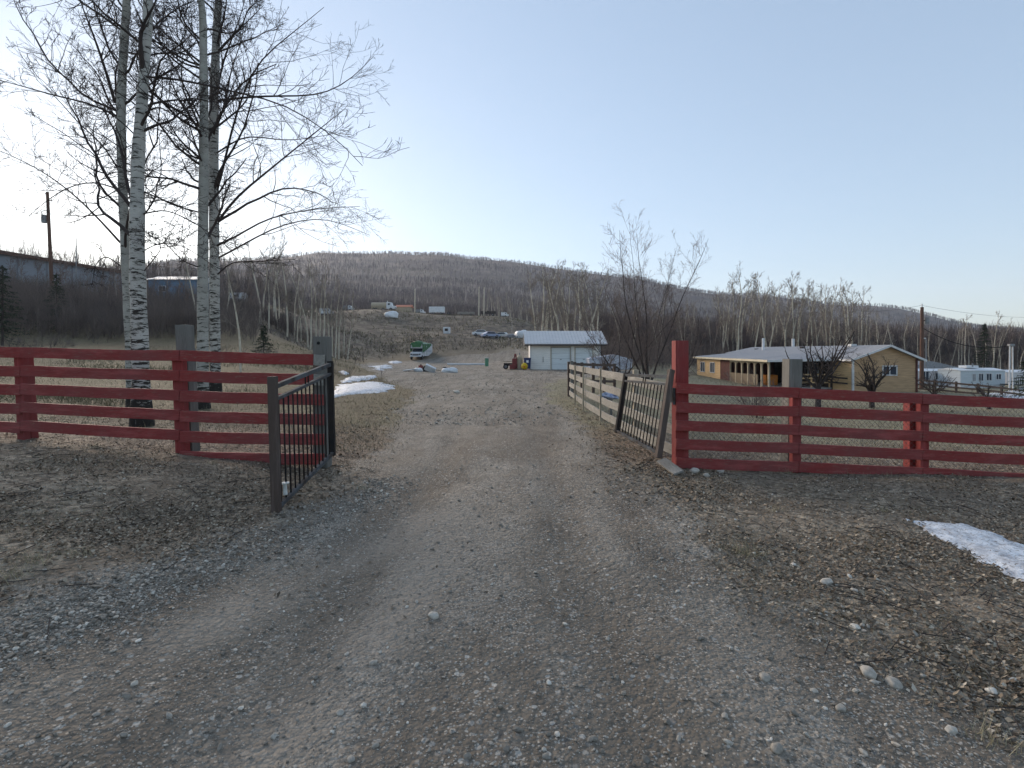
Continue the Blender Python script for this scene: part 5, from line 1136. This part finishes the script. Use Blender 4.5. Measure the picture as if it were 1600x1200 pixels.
# stones
ico_v = []; 
_bm = bmesh.new(); bmesh.ops.create_icosphere(_bm, subdivisions=1, radius=1); _bm.verts.ensure_lookup_table(); ICO_V = np.array([v.co[:] for v in _bm.verts]); ICO_F = np.array([[v.index for v in f.verts] for f in _bm.faces]); _bm.free()
OCT_V = np.array([(1, 0, 0), (-1, 0, 0), (0, 1, 0), (0, -1, 0), (0, 0, 1), (0, 0, -1.)]); OCT_F = np.array([(0, 2, 4), (2, 1, 4), (1, 3, 4), (3, 0, 4), (2, 0, 5), (1, 2, 5), (3, 1, 5), (0, 3, 5)])
def stones(X, Y, r, BV, BF, rng, sink=.15):
    n = len(X); k = len(BV); S = r[:, None]*np.stack([rng.uniform(.75, 1.35, n), rng.uniform(.7, 1.1, n), rng.uniform(.4, .75, n)], 1)
    V = BV[None]*(1+rng.uniform(-.22, .22, (n, k, 1)))*S[:, None]; a = rng.uniform(0, 2*PI, n); c, s = np.cos(a)[:, None], np.sin(a)[:, None]; t = rng.normal(size=n)[:, None]*.25
    x = V[..., 0]*c-V[..., 1]*s; y = V[..., 0]*s+V[..., 1]*c; z = V[..., 2]+t*V[..., 0]
    Z = gz(X, Y)+S[:, 2]*(1-2*sink)*.9
    V = np.stack([x+X[:, None], y+Y[:, None], z+Z[:, None]], -1).reshape(-1, 3); F = (BF[None]+(np.arange(n)*k)[:, None, None]).reshape(-1, 3)
    return V, F, np.repeat(rng.uniform(0, 1, n), k)
M['stone'] = toned('stones', [(0, (.15, .134, .112)), (.5, (.25, .225, .19)), (.85, (.38, .345, .295)), (1, (.60, .56, .49))], .85, 60)
rng = np.random.default_rng(21)
def sample(n, y0, y1, umax, pw=1.0):
    Y = y0*(y1/y0)**rng.uniform(0, 1, n)**pw; u = rng.uniform(-umax, umax, n); return u*Y, Y
X, Y = sample(420000, 1.5, 14, 1.12); rm = roadmask(X, Y)
strip = np.exp(-((X-trackc(Y)+.62+.05*Y)/.42)**2)*(Y < 6.5); rt_ = rut(X, Y)
dens = (rm*(.22+.75*strip+.42*np.clip(.5+2.5*fbm(X*2.2, Y*.5, .8, 61), 0, 1)**2*(1-.8*rt_)*(1-.92*np.clip(tansoft(X, Y), 0, 1)))+(1-rm)*(.06+.6*np.exp(-((X-2.0)/.8)**2)))*np.clip(1.3-Y/12, .1, 1)
k = rng.uniform(0, 1, len(X)) < dens*.75; X, Y, strip = X[k], Y[k], strip[k]; r = (.0019+.0014*strip)*(1-rng.uniform(0, 1, len(X)))**-.36; r *= 1+.4*strip; r = np.clip(r, .002, .0165)*(1+np.clip(Y-3, 0, 8)*.05)
big_ = r > .006
a1 = stones(X[~big_], Y[~big_], r[~big_], OCT_V, OCT_F, rng); a2 = stones(X[big_], Y[big_], r[big_], ICO_V, ICO_F, rng)
V, F = join([a1[:2], a2[:2]]); o = np_mesh('gravel', V, F, M['stone'], None, attrs={'tone': np.concatenate([a1[2], a2[2]])}); tag(o, kind='stuff')
X, Y = sample(90000, 11, 75, 1.0); k = rng.uniform(0, 1, len(X)) < roadmask(X, Y)*np.clip(.5+1.8*fbm(X, Y, 2.5, 67), .05, 1)*.9; X, Y = X[k], Y[k]; r = (.009*(1-rng.uniform(0, 1, len(X)))**-.3)*(1+Y*.018)
a1 = stones(X, Y, np.clip(r, .006, .05), OCT_V, OCT_F, rng); tag(np_mesh('gravel', a1[0], a1[1], M['stone'], None, attrs={'tone': np.clip(a1[2]**.6, 0, 1)}), kind='stuff')
# larger stones that can be told apart
def rock(x, y, rpx, label, tone, flat=.6, seed=1):
    X_, Y_ = ground_hit(x, y); r = rpx/800*Y_; bm = bmesh.new(); bmesh.ops.create_icosphere(bm, subdivisions=3, radius=1); rr = random.Random(seed); ph = [rr.uniform(0, 6) for _ in range(6)]
    cuts = [(Vector((rr.gauss(0, 1), rr.gauss(0, 1), rr.gauss(0, .6))).normalized(), rr.uniform(.62, .85)) for _ in range(7)]
    for v in bm.verts:
        p = v.co*1.0
        for n_, d_ in cuts:
            q = p.dot(n_)
            if q > d_: p -= n_*(q-d_)*.9
        p *= 1+.06*math.sin(p.x*4+ph[0])*math.sin(p.y*5+ph[1]); v.co = Vector((p.x*r*1.1, p.y*r*.9, p.z*r*flat))
    me = bpy.data.meshes.new('rock'); bm.to_mesh(me); bm.free(); at = me.attributes.new('tone', 'FLOAT', 'POINT'); at.data.foreach_set('value', np.full(len(me.vertices), tone, dtype=np.float32))
    for p in me.polygons: p.use_smooth = True
    me.materials.append(M['stone']); o = bpy.data.objects.new('rock', me); COL.objects.link(o); o.location = (X_, Y_, gz1(X_, Y_)+r*flat*.35); o.rotation_euler = (0, 0, rr.uniform(0, 6)); tag(o, label, 'rock', 'larger stones on the ground')
for i, a in enumerate([(677, 966, 9, 'pale grey rock alone near the middle of the drive', .9), (1397, 1073, 12, 'bluish grey rock right of the flat tan rock, on the right shoulder', .8), (1358, 1057, 15, 'long flat tan rock on the right shoulder of the drive', .85),
     (1549, 1082, 9, 'pale egg shaped rock on the dirt near the right edge', .97), (1215, 1175, 12, 'brownish rock at the very bottom, right of centre', .6), (1486, 1143, 9, 'pale rock in the gravel low in the right corner', .9), (1336, 982, 7, 'small white rock on the right shoulder above the tan rock', .99),
     (1293, 914, 10, 'flat pale rock beside the dirt edge right of the drive', .88), (1196, 1064, 10, 'flat grey rock half sunk left of the tan rock', .7), (1313, 1109, 9, 'grey rock below the tan rock', .75), (1133, 1122, 6, 'small round grey rock right of the centre of the drive', .78),
     (584, 1038, 7, 'small pale rock left of the lone middle rock', .85), (531, 1115, 7, 'squarish grey rock low on the left half of the drive', .8), (210, 1072, 6, 'small pale rock in the left gravel strip', .9), (216, 1003, 5, 'tiny white rock at the upper edge of the left gravel strip', 1.0),
     (549, 1190, 7, 'grey rock cut close to the bottom edge, left of centre', .75), (586, 1169, 6, 'tan rock just above the bottom edge, left of centre', .7), (12, 1136, 5, 'white pebble at the left edge', .98), (713, 614, 5, 'pale rock far up the middle of the drive', .95),
     (1085, 738, 8, 'pale rock nearest the foot of the tall red gate post', .9), (1104, 745, 6, 'second pale rock right of the gate post foot', .85), (1126, 738, 7, 'flat grey rock under the lowest rail near the gate post', .8), (1240, 884, 5, 'small pale stone in the leaf litter right of the drive', .95), (1335, 925, 6, 'flat pale stone in the leaf litter, upper right shoulder', .85)]):
    rock(a[0], a[1], a[2], a[3], a[4], seed=i+3)
# leaves
M['leaf'] = toned('dead_leaves', [(0, (.078, .06, .045)), (.35, (.18, .14, .102)), (.7, (.30, .245, .18)), (1, (.52, .46, .37))], .8)
def leaves(n, y0, y1, umax, s0, s1, keep, pw=1.0, tonef=None):
    X, Y = sample(n, y0, y1, umax, pw); k = rng.uniform(0, 1, n) < keep(X, Y); X, Y = X[k], Y[k]; n = len(X)
    a = rng.uniform(0, 2*PI, n); s = rng.uniform(s0, s1, n); tl_ = rng.normal(size=(n, 2))*.35; c, q = np.cos(a), np.sin(a); cur = rng.uniform(-.1, .45, n)
    lx = np.array([-.5, -.1, .55, -.1]); ly = np.array([0, .36, 0, -.36]); V = np.empty((n, 4, 3))
    for j in range(4):
        V[:, j, 0] = X+s*(lx[j]*c-ly[j]*q); V[:, j, 1] = Y+s*(lx[j]*q+ly[j]*c); V[:, j, 2] = s*(lx[j]*tl_[:, 0]+ly[j]*tl_[:, 1]+(abs(ly[j])*cur))
    V[:, :, 2] += (gz(X, Y)+.004)[:, None]-np.minimum(V[:, :, 2].min(1), 0)[:, None]*.7
    F = np.stack([np.stack([np.arange(n)*4, np.arange(n)*4+1, np.arange(n)*4+2], 1), np.stack([np.arange(n)*4, np.arange(n)*4+2, np.arange(n)*4+3], 1)], 1).reshape(-1, 3)
    t = np.clip(rng.beta(1.6, 2.0, n) if tonef is None else tonef(X, Y), 0, 1); o = np_mesh('leaf_litter', V.reshape(-1, 3), F, M['leaf'], None, attrs={'tone': np.repeat(t, 4)}); tag(o, kind='stuff')
def lk(X, Y):
    r_ = roadmask(X, Y); d = np.clip(.45+2.2*fbm(X, Y, .9, 71, 3), .06, 1); return (1-r_)*d*np.clip(1.15-Y/22, .15, 1)+.012*(Y > 3)
leaves(360000, 1.6, 20, 1.15, .012, .034, lk, .85)
def lr(X, Y): return np.exp(-((X-(1.75+.03*Y))/.55)**2)*.9*(Y > 5.5)+np.exp(-((X+2.5+.12*(Y-6))/.5)**2)*.6*(Y > 5)
M['leaf2'] = M['leaf']
leaves(60000, 5, 28, .75, .025, .055, lr, 1.0, lambda X, Y: .15+.5*rng.uniform(0, 1, len(X)))
# grass: short dead blades over the verges and fields, tufts at the edges
M['grass'] = toned('dead_grass', [(0, (.08, .07, .04)), (.5, (.20, .175, .105)), (1, (.42, .37, .25))], .85)
def blades(name, n, y0, y1, u0, u1, h0, h1, w, keep, seed=1, tn=(0, .8)):
    g_ = np.random.default_rng(seed); Y = y0*(y1/y0)**g_.uniform(0, 1, n); X = g_.uniform(u0, u1, n)*Y; k = g_.uniform(0, 1, n) < keep(X, Y); X, Y = X[k], Y[k]; n = len(X)
    B = np.stack([X, Y, gz(X, Y)-.01], 1); L_ = g_.uniform(h0, h1, n); D = unit(np.stack([g_.normal(size=n)*.7, g_.normal(size=n)*.7, np.ones(n)*.9], 1))*L_[:, None]
    V, F = slivers(B, D, np.full(n, w)*(1+Y*.12), g_); t = g_.uniform(*tn, n)*np.clip(.9+fbm(X, Y, 3, 81), .3, 1.3)
    return tag(np_mesh(name, V, F, M['grass'], None, attrs={'tone': np.repeat(np.clip(t, 0, 1), 3)}), kind='stuff')
blades('dry_grass', 150000, 2.2, 13, -1.15, 1.15, .02, .075, .0022, lambda X, Y: (1-roadmask(X, Y))*np.clip(.3+2.6*fbm(X, Y, 1.3, 91), .04, .95), 2, (.2, .95))
blades('dry_grass', 110000, 8, 60, -1.2, 1.2, .05, .16, .004, lambda X, Y: (1-roadmask(X, Y))*np.clip(.45+1.2*fbm(X, Y, 4, 92), .1, 1), 3)
blades('dry_grass', 50000, 55, 175, -.6, .35, .25, .9, .012, lambda X, Y: (1-roadmask(X, Y))*np.clip(.35+2.2*fbm(X, Y, 9, 93), 0, 1)*(Y > 88-30*(X < -22)), 4, (0, .55))
blades('dry_grass', 90000, 10.5, 50, -1.3, -.2, .10, .34, .006, lambda X, Y: (1-roadmask(X, Y))*np.clip(-.1+3.2*fbm(X, Y, 3.5, 95, 4), 0, .9), 5, (0, .62))
blades('dry_grass', 40000, 11, 50, .3, 1.3, .08, .26, .006, lambda X, Y: (1-roadmask(X, Y))*np.clip(-.1+3*fbm(X, Y, 4, 96, 4), 0, .8), 6, (.1, .8))
tb = []; tt_ = []
g_ = np.random.default_rng(8)
tuft_px = [(1168, 868, .16, 90), (1150, 862, .12, 50), (1560, 1165, .13, 60), (60, 880, .12, 80), (120, 868, .10, 60), (565, 765, .13, 60), (20, 905, .12, 60), (1105, 722, .2, 60), (1130, 725, .25, 50), (1075, 722, .18, 40), (1330, 742, .12, 40), (1500, 748, .12, 40), (1230, 740, .12, 50), (1390, 745, .1, 40), (975, 668, .2, 60), (540, 705, .12, 50), (480, 760, .1, 40), (330, 725, .1, 40), (150, 700, .1, 40), (1210, 800, .09, 50), (1380, 800, .09, 40)]
for x, y, h, n in tuft_px:
    X_, Y_ = ground_hit(x, y); B = np.stack([X_+g_.normal(size=n)*h*.45, Y_+g_.normal(size=n)*h*.35, np.zeros(n)], 1); B[:, 2] = gz(B[:, 0], B[:, 1])-.01
    D = unit(np.stack([g_.normal(size=n)*.5, g_.normal(size=n)*.5, np.ones(n)], 1))*(h*g_.uniform(.4, 1.2, n))[:, None]; tb.append((B, D)); tt_.append(np.repeat(g_.uniform(.5, 1, n), 3))
B = np.concatenate([q[0] for q in tb]); D = np.concatenate([q[1] for q in tb]); V, F = slivers(B, D, np.full(len(B), .0035), g_)
tag(np_mesh('grass_tufts', V, F, M['grass'], None, attrs={'tone': np.concatenate(tt_)}), kind='stuff')
# fallen twigs
n = 900; X, Y = sample(3000, 2.2, 14, 1.1); k = g_.uniform(0, 1, 3000) < (1-roadmask(X, Y))*.4; X, Y = X[k], Y[k]; n = len(X); a = g_.uniform(0, PI, n); L_ = g_.uniform(.05, .28, n)
P = np.stack([np.stack([X+np.cos(a)*L_*t, Y+np.sin(a)*L_*t, gz(X+np.cos(a)*L_*t, Y+np.sin(a)*L_*t)+.012+.012*math.sin(t*3)], 1) for t in (-.5, 0, .5)], 1)
tag(np_mesh('fallen_twigs', *tubes(P, np.full(P.shape[:2], .0028), 4), M['twig'], None), kind='stuff')
# air: even haze over the whole valley
HZ = MB(); HZ.box((0, 1020, 110), (4300, 2300, 330)); hz = HZ.build('haze', bpy.data.materials.new('haze_air')); hm = hz.data.materials[0]; hm.use_nodes = True
hn = hm.node_tree; hn.nodes.remove(hn.nodes['Principled BSDF']); pv = hn.nodes.new('ShaderNodeVolumePrincipled'); pv.inputs['Color'].default_value = (.80, .86, 1, 1); pv.inputs['Density'].default_value = .00015; pv.inputs['Anisotropy'].default_value = .3
hn.links.new(pv.outputs[0], hn.nodes['Material Output'].inputs['Volume']); tag(hz, kind='stuff')
